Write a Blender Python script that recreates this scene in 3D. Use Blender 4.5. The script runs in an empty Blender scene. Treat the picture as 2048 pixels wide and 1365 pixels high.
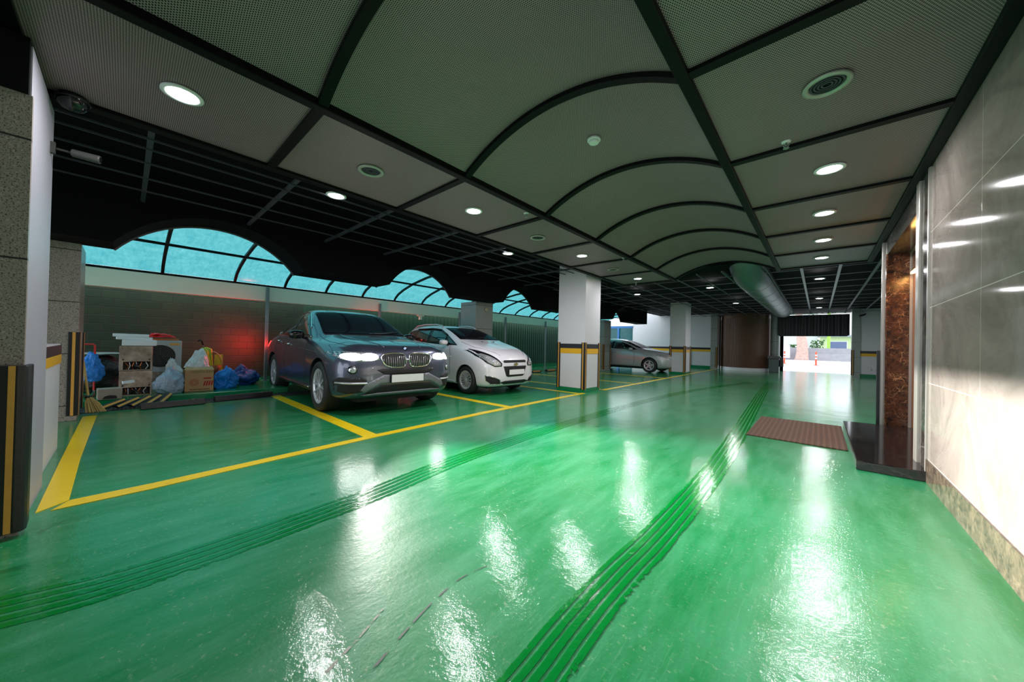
import bpy, bmesh, math, random
from mathutils import Vector, Matrix
from mathutils.geometry import delaunay_2d_cdt
from mathutils.bvhtree import BVHTree
random.seed(7)
PI = math.pi
S = bpy.context.scene
C = S.collection

# ------------------------------------------------------------ camera
FPX, YAW, PITCH, ROLL, CAMH = 688.3, math.radians(41.70), math.radians(.452), math.radians(1.308), 1.0
Fv = Vector((-math.sin(YAW)*math.cos(PITCH), math.cos(YAW)*math.cos(PITCH), math.sin(PITCH)))
R0 = Vector((math.cos(YAW), math.sin(YAW), 0)); U0 = R0.cross(Fv)
Rv = R0*math.cos(ROLL)+U0*math.sin(ROLL); Uv = -R0*math.sin(ROLL)+U0*math.cos(ROLL)
cd = bpy.data.cameras.new('camera'); cam = bpy.data.objects.new('camera', cd); C.objects.link(cam)
cd.sensor_width = 36; cd.sensor_fit = 'HORIZONTAL'; cd.lens = FPX/2048*36; cd.clip_start = .02; cd.clip_end = 400
m = Matrix((Rv, Uv, -Fv)).transposed().to_4x4(); m.translation = (0, 0, CAMH); cam.matrix_world = m
S.camera = cam

# ------------------------------------------------------------ sky, exposure
w = bpy.data.worlds.new('sky'); S.world = w; w.use_nodes = True
bg = w.node_tree.nodes['Background']; bg.inputs[0].default_value = (.86, .94, 1.0, 1); bg.inputs[1].default_value = 2.9
S.view_settings.view_transform = 'Standard'; S.view_settings.look = 'None'
S.view_settings.exposure = 0.0; S.view_settings.gamma = 1; S.view_settings.use_curve_mapping = False
LAMP_W = 20.0        # watts of one ceiling downlight

# ------------------------------------------------------------ materials
MATS = {}
class NT:
    def __init__(s, name):
        s.m = bpy.data.materials.new(name); s.m.use_nodes = True; s.t = s.m.node_tree; s.n = s.t.nodes
        s.b = s.n['Principled BSDF']; s.out = s.n['Material Output']; MATS[name] = s.m
    def node(s, k, **kw):
        x = s.n.new(k)
        for a, b in kw.items(): setattr(x, a, b)
        return x
    def link(s, a, b): s.t.links.new(a, b)
    def inp(s, sock, v):
        if hasattr(v, 'is_output'): s.link(v, sock)
        else: sock.default_value = v
    def math(s, op, a, b=0.0, c=0.0):
        x = s.node('ShaderNodeMath', operation=op)
        for i, v in enumerate((a, b, c)):
            if i < len(x.inputs): s.inp(x.inputs[i], v)
        return x.outputs[0]
    def coords(s, kind='Object'): return s.node('ShaderNodeTexCoord').outputs[kind]
    def sep(s, v):
        x = s.node('ShaderNodeSeparateXYZ'); s.link(v, x.inputs[0]); return x.outputs
    def mapping(s, v, scale=(1, 1, 1), rot=(0, 0, 0), loc=(0, 0, 0)):
        x = s.node('ShaderNodeMapping'); s.link(v, x.inputs[0]); x.inputs[1].default_value = loc
        x.inputs[2].default_value = rot; x.inputs[3].default_value = scale; return x.outputs[0]
    def noise(s, v, scale, detail=4, rough=.55, dist=0.0):
        x = s.node('ShaderNodeTexNoise'); s.link(v, x.inputs['Vector']); x.inputs['Scale'].default_value = scale
        x.inputs['Detail'].default_value = detail; x.inputs['Roughness'].default_value = rough
        x.inputs['Distortion'].default_value = dist; return x.outputs[0]
    def voro(s, v, scale, feature='F1'):
        x = s.node('ShaderNodeTexVoronoi', feature=feature); s.link(v, x.inputs['Vector']); x.inputs['Scale'].default_value = scale
        return x
    def ramp(s, f, stops, interp='LINEAR'):
        x = s.node('ShaderNodeValToRGB'); x.color_ramp.interpolation = interp; e = x.color_ramp.elements
        while len(e) < len(stops): e.new(.5)
        for i, (p, c) in enumerate(stops):
            e[i].position = p; e[i].color = (c if len(c) == 4 else (*c, 1)) if not isinstance(c, (int, float)) else (c, c, c, 1)
        s.link(f, x.inputs[0]); return x.outputs[0]
    def mix(s, f, a, b):
        x = s.node('ShaderNodeMix', data_type='RGBA'); s.inp(x.inputs[0], f)
        for i, v in ((6, a), (7, b)):
            if hasattr(v, 'is_output'): s.link(v, x.inputs[i])
            else: x.inputs[i].default_value = (*v[:3], 1)
        return x.outputs[2]
    def bump(s, h, strength=.2, dist=.01):
        x = s.node('ShaderNodeBump'); s.link(h, x.inputs['Height']); x.inputs['Strength'].default_value = strength
        x.inputs['Distance'].default_value = dist; s.link(x.outputs[0], s.b.inputs['Normal']); return x
    def set(s, **kw):
        nm = dict(color='Base Color', rough='Roughness', metal='Metallic', emit='Emission Color', es='Emission Strength', coat='Coat Weight',
                  crough='Coat Roughness', trans='Transmission Weight', ior='IOR', alpha='Alpha', spec='Specular IOR Level', sheen='Sheen Weight')
        for k, v in kw.items():
            i = s.b.inputs[nm[k]]
            if hasattr(v, 'is_output'): s.link(v, i)
            elif isinstance(v, tuple): i.default_value = (*v[:3], 1)
            else: i.default_value = v
        return s

def srgb(r, g, b):
    f = lambda c: (c/255/12.92 if c <= 10 else ((c/255+.055)/1.055)**2.4)
    return (f(r), f(g), f(b))

def simple(name, col, rough=.5, metal=0.0, var=.12, scale=9.0, bump=0.0, **kw):
    """plain painted / moulded surface with a little procedural unevenness"""
    t = NT(name); v = t.coords(); n = t.noise(v, scale, 5)
    a = tuple(c*(1-var) for c in col); b = tuple(min(1, c*(1+var)) for c in col)
    t.set(color=t.mix(n, a, b), rough=rough, metal=metal, **kw)
    if bump: t.bump(t.noise(v, scale*3, 4), bump, .01)
    return t.m

def lamp_mat(name, col, st):
    t = NT(name); t.set(color=col, emit=col, es=st); return t.m

M_black = simple('black_beam_paint', srgb(8, 7, 9), .5, var=.3, spec=.15)
M_void = simple('black_soffit_paint', srgb(9, 8, 11), .9, var=.4, scale=2, spec=.15)
M_bar = simple('dark_grid_bar', srgb(66, 68, 78), .5, .2)
M_barl = simple('grey_grid_bar', srgb(112, 108, 124), .4, .3)
M_pillar = simple('white_wall_paint', srgb(205, 204, 210), .38, var=.05, scale=3, bump=.08)
M_stripe_k = simple('black_stripe_paint', srgb(28, 28, 36), .4)
M_stripe_y = simple('yellow_stripe_paint', srgb(222, 168, 22), .4, var=.1, scale=20)
M_rubber = simple('black_rubber', srgb(16, 15, 19), .42, var=.3, scale=14, bump=.2)
M_gyel = simple('faded_orange_yellow_strip', srgb(205, 150, 62), .5, var=.15, scale=25)
M_green = simple('green_floor_paint', srgb(8, 118, 72), .22, var=.12, scale=3)
M_steel = simple('brushed_steel', srgb(170, 168, 172), .3, .9, var=.12, scale=30)
M_galv = simple('galvanised_post', srgb(130, 142, 145), .45, .5, var=.12)
M_cream = simple('cream_beam_paint', srgb(226, 226, 206), .6, var=.05, scale=3)
M_chrome = simple('chrome', (.8, .8, .82), .12, 1.0, var=.02)
M_blackgloss = simple('gloss_black', (.008, .008, .01), .08, var=.2)
M_tyre = simple('tyre_rubber', (.018, .018, .02), .65, var=.25, scale=40, bump=.2)
M_plate = simple('white_plate', srgb(225, 224, 226), .5, var=.02)
M_white = simple('white_plastic', srgb(222, 224, 226), .4, var=.04)
M_wood0 = None

def floor_material():
    t = NT('green_epoxy_floor'); v = t.coords()
    big = t.noise(v, .7, 4); mid = t.noise(t.mapping(v, (5, 1.1, 1), (0, 0, .35)), 1.6, 7, .65)
    scr = t.noise(t.mapping(v, (30, 1.4, 1), (0, 0, .22)), 2.2, 7, .75)
    scr2 = t.noise(t.mapping(v, (26, 1.0, 1), (0, 0, -.55)), 2.0, 7, .75)
    fine = t.noise(v, 46, 4, .7)
    col = t.mix(t.ramp(big, [(.35, 0.0), (.65, 1.0)]), srgb(0, 120, 56), srgb(0, 136, 78))
    col = t.mix(t.ramp(mid, [(.38, 0.0), (.72, .50)]), col, srgb(84, 166, 126))
    col = t.mix(t.ramp(scr, [(.58, 0.0), (.72, .30)]), col, srgb(126, 180, 146))
    col = t.mix(t.ramp(scr2, [(.62, 0.0), (.74, .28)]), col, srgb(140, 184, 150))
    col = t.mix(t.math('MULTIPLY', t.ramp(fine, [(.58, 0.0), (.70, .6)]), t.ramp(t.noise(v, 3, 5, .7), [(.42, .1), (.6, 1.0)])), col, srgb(165, 188, 160))
    dk = t.ramp(t.noise(t.mapping(v, (1.6, 1, 1), (0, 0, .5)), 2.6, 5, .6, .6), [(.69, 0.0), (.705, .75)])
    col = t.mix(dk, col, srgb(0, 104, 54))
    ro = t.math('ADD', t.math('MULTIPLY', mid, .22), .26)
    t.set(color=col, rough=ro, spec=.25, coat=.85)
    t.link(t.math('ADD', t.math('MULTIPLY', t.ramp(mid, [(.3, 0.0), (.75, 1.0)]), .06), .015), t.b.inputs['Coat Roughness'])
    h = t.math('ADD', t.math('MULTIPLY', t.noise(v, 3.2, 2), .55), t.math('MULTIPLY', t.noise(v, 22, 3, .6), .26))
    h = t.math('ADD', h, t.math('MULTIPLY', t.noise(v, 75, 3, .6), .10)); h = t.math('ADD', h, t.math('MULTIPLY', scr, .09))
    b_ = t.bump(h, .33, .015); t.link(b_.outputs[0], t.b.inputs['Coat Normal'])
    return t.m
M_floor = floor_material()

def perforated(name, c1, c2):
    """perforated sheet: staggered round holes, 1 cm pitch, laid out in UV metres"""
    t = NT(name); uv = t.coords('UV'); x, y, z = t.sep(uv)
    P = .0115
    def cell(ox, oy):
        fx = t.math('SUBTRACT', t.math('FRACT', t.math('ADD', t.math('DIVIDE', x, P), ox)), .5)
        fy = t.math('SUBTRACT', t.math('FRACT', t.math('ADD', t.math('DIVIDE', y, P*1.732), oy)), .5)
        fy = t.math('MULTIPLY', fy, 1.732)
        return t.math('SQRT', t.math('ADD', t.math('MULTIPLY', fx, fx), t.math('MULTIPLY', fy, fy)))
    d = t.math('MINIMUM', cell(0, 0), cell(.5, .5))
    hole = t.ramp(d, [(.29, 1.0), (.37, 0.0)])
    o = t.coords(); n = t.noise(o, 1.5, 5, .6); base = t.mix(n, c1, c2)
    rust = t.ramp(t.noise(o, 2.2, 6, .7), [(.62, 0.0), (.8, .35)])
    base = t.mix(rust, base, srgb(96, 82, 66))
    t.set(color=t.mix(hole, base, (.012, .010, .011)), rough=.5, metal=.2)
    return t.m
M_perf = perforated('perforated_sheet', srgb(160, 132, 142), srgb(182, 152, 162))

def canopy_material():
    t = NT('teal_polycarbonate'); v = t.coords()
    n = t.noise(v, 5, 6, .7); f = t.noise(t.mapping(v, (1, 8, 8)), 3, 5, .7)
    f = t.math('MULTIPLY', t.math('ADD', n, f), .5)
    col = t.mix(t.ramp(f, [(.35, 0.0), (.7, 1.0)]), (.030, .180, .195), (.09, .28, .285))
    tr = t.node('ShaderNodeBsdfTransparent'); t.link(col, tr.inputs[0])
    tl = t.node('ShaderNodeBsdfTranslucent'); t.link(col, tl.inputs[0])
    gl = t.node('ShaderNodeBsdfGlossy'); gl.inputs['Roughness'].default_value = .25; gl.inputs[0].default_value = (.6, .7, .7, 1)
    a = t.node('ShaderNodeMixShader'); a.inputs[0].default_value = .45; t.link(tr.outputs[0], a.inputs[1]); t.link(tl.outputs[0], a.inputs[2])
    b = t.node('ShaderNodeMixShader'); b.inputs[0].default_value = .05; t.link(a.outputs[0], b.inputs[1]); t.link(gl.outputs[0], b.inputs[2])
    t.link(b.outputs[0], t.out.inputs[0]); return t.m
M_canopy = canopy_material()

def block_wall():
    t = NT('green_painted_blocks'); v = t.coords(); x, y, z = t.sep(v)
    cb = t.node('ShaderNodeCombineXYZ'); t.link(y, cb.inputs[0]); t.link(z, cb.inputs[1])
    br = t.node('ShaderNodeTexBrick'); t.link(cb.outputs[0], br.inputs[0]); br.inputs['Scale'].default_value = 1
    br.inputs['Brick Width'].default_value = .30; br.inputs['Row Height'].default_value = .15; br.inputs['Mortar Size'].default_value = .007
    br.inputs['Mortar Smooth'].default_value = .4
    br.inputs['Color1'].default_value = (*srgb(18, 46, 30), 1); br.inputs['Color2'].default_value = (*srgb(30, 54, 34), 1)
    br.inputs['Mortar'].default_value = (*srgb(10, 26, 20), 1)
    col = t.mix(t.ramp(t.noise(v, 1.6, 6, .7), [(.5, 0.0), (.8, .6)]), br.outputs[0], srgb(52, 58, 36))
    t.set(color=col, rough=.5)
    h = t.math('SUBTRACT', t.math('MULTIPLY', t.noise(v, 22, 4), .3), br.outputs[1]); t.bump(h, .5, .012); return t.m
M_blocks = block_wall()

def fence_mat():
    t = NT('green_ribbed_sheet'); v = t.coords(); x, y, z = t.sep(v)
    wv = t.math('SINE', t.math('MULTIPLY', y, 42.0))
    t.set(color=t.mix(t.noise(v, 2, 4), srgb(4, 52, 34), srgb(8, 66, 44)), rough=.45); t.bump(wv, .5, .01); return t.m
M_fence = fence_mat()

def granite(name, base, speck, dark):
    t = NT(name); v = t.coords(); n = t.noise(v, 150, 2, .6); n2 = t.noise(v, 90, 3, .6)
    c = t.mix(t.ramp(n, [(.38, 0.0), (.47, 1.0)]), dark, base)
    c = t.mix(t.ramp(n2, [(.56, 0.0), (.66, .8)]), c, speck); x, y, z = t.sep(v)
    jt = t.math('LESS_THAN', t.math('FRACT', t.math('DIVIDE', t.math('SUBTRACT', z, .17), .595)), .016)
    c = t.mix(jt, c, (.02, .02, .02)); t.set(color=c, rough=.32); return t.m
M_granite = granite('speckled_granite', srgb(146, 138, 130), srgb(172, 166, 158), srgb(66, 62, 58))
M_granite2 = granite('grey_granite', srgb(142, 150, 146), srgb(160, 166, 160), srgb(112, 118, 116))

def marble_wall():
    t = NT('polished_cream_marble'); v = t.coords(); x, y, z = t.sep(v)
    n = t.noise(t.mapping(v, (1, 1, 1), (.5, .2, 0)), 1.7, 8, .68, 1.6)
    c = t.mix(t.ramp(n, [(.3, 0.0), (.7, 1.0)]), srgb(122, 114, 108), srgb(156, 146, 140))
    vein = t.ramp(t.math('ABSOLUTE', t.math('SUBTRACT', t.noise(v, 2.3, 7, .6, 2.2), .5)), [(0.0, .16), (.014, 0.0)])
    c = t.mix(vein, c, srgb(120, 112, 100))
    jz = t.math('LESS_THAN', t.math('FRACT', t.math('DIVIDE', t.math('SUBTRACT', z, .175), .589)), .008)
    jy = t.math('LESS_THAN', t.math('FRACT', t.math('DIVIDE', t.math('SUBTRACT', y, 3.03), 1.17)), .003)
    j = t.math('MAXIMUM', jz, jy)
    c = t.mix(j, c, srgb(205, 200, 190)); t.set(color=c, rough=.055, spec=.45)
    t.bump(t.math('MULTIPLY', j, -1.0), .4, .003); return t.m
M_marble = marble_wall()

def dark_marble(name, a, b, vein_c, sc=1.0, amt=.9, ro=.1):
    t = NT(name); v = t.coords(); n = t.noise(v, 7*sc, 8, .72, .35)
    c = t.mix(t.ramp(n, [(.38, 0.0), (.66, 1.0)]), a, b)
    ds = t.node('ShaderNodeTexNoise'); t.link(v, ds.inputs['Vector']); ds.inputs['Scale'].default_value = 4*sc; ds.inputs['Detail'].default_value = 5
    ad = t.node('ShaderNodeVectorMath', operation='MULTIPLY_ADD'); t.link(ds.outputs[1], ad.inputs[0]); ad.inputs[1].default_value = (.35/sc,)*3; t.link(v, ad.inputs[2])
    def cracks(scale, wd):
        e = t.voro(ad.outputs[0], scale, 'DISTANCE_TO_EDGE'); return t.ramp(e.outputs[0], [(0.0, 1.0), (wd, 0.0)])
    mask = t.ramp(t.noise(v, 5*sc, 4, .6), [(.42, 0.0), (.62, 1.0)])
    vein = t.math('MULTIPLY', t.math('MAXIMUM', t.math('MULTIPLY', cracks(4*sc, .03), 1.0), t.math('MULTIPLY', cracks(13*sc, .05), .55)), t.math('MULTIPLY', mask, amt))
    c = t.mix(vein, c, vein_c); t.set(color=c, rough=ro, spec=.5); return t.m
M_emper = dark_marble('brown_emperador_marble', srgb(26, 15, 11), srgb(92, 56, 34), srgb(206, 160, 116), 2.0, .75, .2)
M_base = dark_marble('mottled_skirting_marble', srgb(60, 52, 46), srgb(112, 98, 82), srgb(156, 144, 124), 2.6, .25)
M_header = dark_marble('dark_header_marble', srgb(48, 44, 42), srgb(76, 70, 66), srgb(150, 144, 138), .5, .5)
M_plat = dark_marble('black_polished_granite', srgb(22, 19, 20), srgb(36, 31, 32), srgb(110, 100, 96), .5, .25)

def wood_mat():
    t = NT('reeded_dark_wood'); v = t.coords(); x, y, z = t.sep(v)
    n = t.noise(t.mapping(v, (60, 60, 1.2)), 1.5, 6, .7)
    t.set(color=t.mix(n, srgb(52, 32, 22), srgb(116, 78, 54)), rough=.55); return t.m
M_wood = wood_mat()

def mat_mat():
    t = NT('brown_ribbed_doormat'); v = t.coords(); x, y, z = t.sep(v)
    a = t.math('SINE', t.math('MULTIPLY', y, 170.0)); b = t.math('SINE', t.math('MULTIPLY', x, 130.0))
    h = t.math('MULTIPLY', t.math('ADD', a, b), .5)
    c = t.mix(t.ramp(h, [(.2, 0.0), (.75, 1.0)]), srgb(60, 42, 33), srgb(118, 90, 70))
    c = t.mix(t.noise(v, 60, 3), c, srgb(88, 66, 52)); t.set(color=c, rough=.9); t.bump(h, .6, .006); return t.m
M_mat = mat_mat()

def line_mat():
    t = NT('yellow_line_paint'); v = t.coords()
    c = t.mix(t.noise(v, 7, 5), srgb(224, 190, 10), srgb(244, 214, 40))
    c = t.mix(t.ramp(t.noise(v, 16, 6, .7), [(.6, 0.0), (.72, .7)]), c, srgb(186, 150, 40))
    t.set(color=c, rough=.25); return t.m
M_line = line_mat()

def track_mat():
    """wet tread print: broken stripes along the ribbon, clear between them"""
    t = NT('wet_tyre_print'); uv = t.coords('UV'); x, y, z = t.sep(uv); o = t.coords()
    st = t.math('ABSOLUTE', t.math('SUBTRACT', t.math('FRACT', t.math('MULTIPLY', x, 5.0)), .5))
    edge = t.math('MULTIPLY', t.math('ABSOLUTE', t.math('SUBTRACT', x, .5)), 2.0)
    n = t.noise(o, 42, 4, .7); n2 = t.noise(t.mapping(uv, (2.0, 1.0, 1)), 2.2, 3, .6)
    a = t.math('ADD', t.math('MULTIPLY', n, .55), t.math('MULTIPLY', n2, .8))
    a = t.math('SUBTRACT', a, t.math('MULTIPLY', t.math('POWER', edge, 4.0), .36))
    a = t.math('SUBTRACT', a, t.ramp(st, [(.26, 0.0), (.44, .60)]))
    a = t.ramp(a, [(.40, 0.0), (.44, .95)])
    t.set(color=srgb(0, 124, 46), rough=.12, alpha=a, spec=.55)
    t.bump(t.noise(o, 26, 3), .25, .006); return t.m
M_track = track_mat()

def bag_mat(name, col, alpha_like=.0, rough=.22):
    t = NT(name); v = t.coords(); n = t.noise(t.mapping(v, (1, 1, 2.2)), 9, 6, .6, 1.5)
    n2 = t.noise(t.mapping(v, (2, 2, .7), (.4, .3, .2)), 14, 5, .6, 1.0)
    t.set(color=t.mix(n, tuple(c*.65 for c in col), tuple(min(1, c*1.25) for c in col)), rough=rough, spec=.6)
    t.bump(t.math('ADD', n, n2), .9, .02); return t.m
M_bagw = bag_mat('white_plastic_film', srgb(226, 232, 238))
M_bagc = bag_mat('clear_bluish_film', srgb(160, 182, 204))
M_bagb = bag_mat('blue_plastic_film', srgb(16, 130, 230), rough=.1)
M_bagn = bag_mat('navy_plastic_film', srgb(10, 70, 150), rough=.12)
M_bagk = bag_mat('black_plastic_film', srgb(12, 14, 16), rough=.25)
M_red = bag_mat('red_plastic_film', srgb(220, 34, 40), rough=.3)
M_card = simple('cardboard', srgb(178, 142, 100), .8, var=.1, scale=6)
M_foam = simple('white_foam', srgb(226, 234, 240), .7, var=.03, scale=30, bump=.15)
M_dirty = NT('stained_steel_sheet')
_t = M_dirty; _v = _t.coords(); _t.set(color=_t.mix(_t.ramp(_t.noise(_v, 5, 7, .7), [(.35, 0.0), (.7, 1.0)]), srgb(120, 104, 92), srgb(196, 184, 174)), rough=.35, metal=.5); M_dirty = _t.m
M_dark = simple('dark_inside', (.01, .01, .011), .7)
M_acgrey = simple('grey_enamel', srgb(158, 164, 166), .5, var=.08)
M_grate = simple('grate_iron', srgb(66, 68, 70), .45, .6, var=.3)
M_redpaint = simple('red_paint', srgb(206, 40, 34), .4)
M_redprint = simple('red_print', srgb(170, 36, 34), .8)
M_greenprint = simple('green_print', srgb(90, 110, 50), .8)
M_straw = simple('straw', srgb(176, 156, 96), .8, var=.3, scale=40)
M_wicker = simple('wicker', srgb(140, 100, 60), .7, var=.3, scale=40, bump=.5)
M_lime = simple('lime_cloth', srgb(150, 186, 40), .6, var=.15)
M_orange = simple('orange_brown_board', srgb(176, 96, 36), .6)
M_copper = simple('copper_door_sheet', srgb(196, 112, 50), .34, .7, var=.06, scale=3)
M_jamb = simple('white_metal_trim', srgb(158, 154, 148), .3, .2, var=.05)
M_duct = simple('grey_duct_metal', srgb(132, 132, 142), .42, .7, var=.15, scale=3, bump=.06)
M_blue = simple('blue_frame', srgb(24, 92, 150), .5)
M_curtain = simple('black_vinyl_curtain', srgb(16, 17, 24), .5, var=.3)
M_bulb = lamp_mat('lit_lamp_diffuser', (1, .97, .98), 24.0)
M_warm = lamp_mat('warm_lamp_tube', (1, .55, .15), 9.0)
M_head = lamp_mat('lit_headlamp', (1, .98, .96), 26.0)
M_tail = lamp_mat('lit_tail_lamp', (1, .02, .015), 8.0)

def glass_tint(name, c, r=.03):
    t = NT(name); t.set(color=c, rough=r, spec=.9, coat=.6, crough=.02); return t.m
M_cglass = glass_tint('tinted_car_glass', (.006, .008, .009))
M_wscreen = NT('coated_windscreen'); M_wscreen.set(color=(.008, .007, .012), rough=.12, spec=.05, ior=1.2); M_wscreen = M_wscreen.m
M_blade = simple('satin_silver_bumper_trim', srgb(128, 128, 140), .4, .4)
def paint(name, c, metal, rough=.3):
    t = NT(name); v = t.coords(); n = t.noise(v, 900, 2)
    t.set(color=t.mix(n, tuple(x*.9 for x in c), tuple(min(1, x*1.1) for x in c)), metal=metal, rough=rough, coat=1.0, crough=.03); return t.m
M_grey = paint('slate_grey_car_paint', srgb(84, 88, 106), .7, .32)
M_wht = paint('pearl_white_car_paint', srgb(226, 224, 232), .0, .3)
M_slv = paint('silver_car_paint', srgb(176, 180, 182), .35, .35)
M_alloy = simple('alloy_rim', srgb(206, 206, 212), .28, .35, var=.04)
M_lens = NT('headlamp_lens'); M_lens.set(color=(.55, .57, .6), rough=.08, metal=.6, coat=1.0); M_lens.bump(M_lens.voro(M_lens.coords(), 26).outputs[0], .8, .01); M_lens = M_lens.m
M_gold = simple('gold_badge', srgb(200, 165, 80), .25, .8)
M_bmwblue = simple('badge_blue', srgb(40, 110, 190), .3)

# ------------------------------------------------------------ mesh helpers
class MB:
    def __init__(s): s.v = []; s.f = []; s.uv = None
    def add(s, vs, fs):
        o = len(s.v); s.v += [tuple(p) for p in vs]; s.f += [tuple(i+o for i in f) for f in fs]; return s
    def box(s, a, b, M=None):
        x0, y0, z0 = a; x1, y1, z1 = b
        vs = [Vector(p) for p in ((x0, y0, z0), (x1, y0, z0), (x1, y1, z0), (x0, y1, z0), (x0, y0, z1), (x1, y0, z1), (x1, y1, z1), (x0, y1, z1))]
        if M: vs = [M @ p for p in vs]
        return s.add(vs, [(0, 3, 2, 1), (4, 5, 6, 7), (0, 1, 5, 4), (1, 2, 6, 5), (2, 3, 7, 6), (3, 0, 4, 7)])
    def cbox(s, c, size, M=None):
        h = [q/2 for q in size]; return s.box([c[i]-h[i] for i in range(3)], [c[i]+h[i] for i in range(3)], M)
    def tube(s, pts, r, n=8, cap=True, rs=None):
        pts = [Vector(p) for p in pts]; o = len(s.v); N = len(pts); up = None
        for i, p in enumerate(pts):
            d = (pts[min(i+1, N-1)]-pts[max(i-1, 0)]).normalized()
            if up is None: up = d.orthogonal().normalized()
            up = (up-d*up.dot(d)); up = up.normalized() if up.length > 1e-6 else d.orthogonal().normalized()
            sd = d.cross(up); rr = rs[i] if rs else r
            for k in range(n):
                a = 2*PI*k/n; s.v.append(tuple(p+up*math.cos(a)*rr+sd*math.sin(a)*rr))
        for i in range(N-1):
            for k in range(n):
                k2 = (k+1) % n; s.f.append((o+i*n+k, o+i*n+k2, o+(i+1)*n+k2, o+(i+1)*n+k))
        if cap: s.f.append(tuple(o+k for k in range(n))[::-1]); s.f.append(tuple(o+(N-1)*n+k for k in range(n)))
        return s
    def lathe(s, prof, n=24, M=None, closed=False):
        """profile [(r, z)] turned about z"""
        o = len(s.v); P = len(prof)
        for k in range(n):
            a = 2*PI*k/n
            for r, z in prof:
                p = Vector((r*math.cos(a), r*math.sin(a), z)); s.v.append(tuple(M @ p if M else p))
        for k in range(n):
            k2 = (k+1) % n
            for i in range(P-1 if not closed else P):
                j = (i+1) % P; s.f.append((o+k*P+i, o+k2*P+i, o+k2*P+j, o+k*P+j))
        return s
    def prism(s, poly, axis, a, b, M=None):
        """polygon in the two other axes, extruded along axis from a to b"""
        n = len(poly); o = len(s.v)
        def P(u, v, t): return {'x': (t, u, v), 'y': (u, t, v), 'z': (u, v, t)}[axis]
        for t in (a, b):
            for u, v in poly:
                p = Vector(P(u, v, t)); s.v.append(tuple(M @ p if M else p))
        s.f.append(tuple(o+i for i in range(n))[::-1]); s.f.append(tuple(o+n+i for i in range(n)))
        for i in range(n): j = (i+1) % n; s.f.append((o+i, o+j, o+n+j, o+n+i))
        return s
    def mesh(s, name, smooth=False):
        me = bpy.data.meshes.new(name); me.from_pydata(s.v, [], s.f); me.validate()
        bm = bmesh.new(); bm.from_mesh(me); bmesh.ops.recalc_face_normals(bm, faces=bm.faces); bm.to_mesh(me); bm.free()
        if s.uv:
            ul = me.uv_layers.new(name='UVMap')
            for lp in me.loops: ul.data[lp.index].uv = s.uv[lp.vertex_index]
        if smooth:
            for p in me.polygons: p.use_smooth = True
        return me

def obj(name, mb, mat, parent=None, loc=None, rot=None, smooth=False, bevel=0.0, sub=0, scale=None):
    me = mb.mesh(name, smooth) if isinstance(mb, MB) else mb
    if mat and not me.materials: me.materials.append(mat)
    o = bpy.data.objects.new(name, me); C.objects.link(o); o.parent = parent
    if loc: o.location = loc
    if rot: o.rotation_euler = rot
    if scale: o.scale = scale
    if bevel:
        b = o.modifiers.new('bevel', 'BEVEL'); b.width = bevel; b.segments = 2; b.limit_method = 'ANGLE'
    if sub:
        q = o.modifiers.new('sub', 'SUBSURF'); q.levels = q.render_levels = sub
    return o
def tag(o, label, cat, group=None):
    o['label'] = label; o['category'] = cat
    if group: o['group'] = group
    return o
def thing(name, label, cat, loc=(0, 0, 0), rz=0.0, group=None, scale=1.0):
    o = bpy.data.objects.new(name, None); o.empty_display_size = .1; C.objects.link(o); o.location = loc; o.rotation_euler = (0, 0, rz)
    o.scale = (scale,)*3; return tag(o, label, cat, group)
def struct(name, mb, mat, **kw):
    o = obj(name, mb, mat, **kw); o['kind'] = 'structure'; return o
def dup(o, parent=None):
    c = o.copy(); C.objects.link(c)
    if parent is not None: c.parent = parent
    for ch in list(o.children): dup(ch, c)
    return c
def setg(o, label=None, loc=None, rz=None, group=None):
    if label: o['label'] = label
    if loc: o.location = loc
    if rz is not None: o.rotation_euler = (0, 0, rz)
    if group: o['group'] = group
    return o
def area_light(name, loc, power, size, rot=(0, 0, 0), col=(1, .97, .99), shape='DISK', sy=None, spread=None, parent=None):
    l = bpy.data.lights.new(name, 'AREA'); l.energy = power; l.size = size; l.shape = shape; l.color = col
    if sy: l.size_y = sy
    if spread: l.spread = spread
    o = bpy.data.objects.new(name, l); C.objects.link(o); o.location = loc; o.rotation_euler = rot; o.parent = parent; return o

# ------------------------------------------------------------ the setting
ZC = 2.49                                  # suspended ceiling
XW = .644                                  # marble wall plane
X0, X1, X2 = -3.56, -2.39, -.57            # outer left, inner left, inner right beams
YB = [-4.0+1.2*i for i in range(11)]       # cross beams every 1.2 m, last at 8.0

struct('floor', MB().box((-7.42, -9, -.2), (3.2, 20.9, 0)).box((-9.6, 2.05, -.2), (-7.42, 20.9, 0)), M_floor)
struct('trim_1', MB().box((-9.6, -4, -.2), (-7.42, 2.05, .09)), M_green, bevel=.01)

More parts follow.
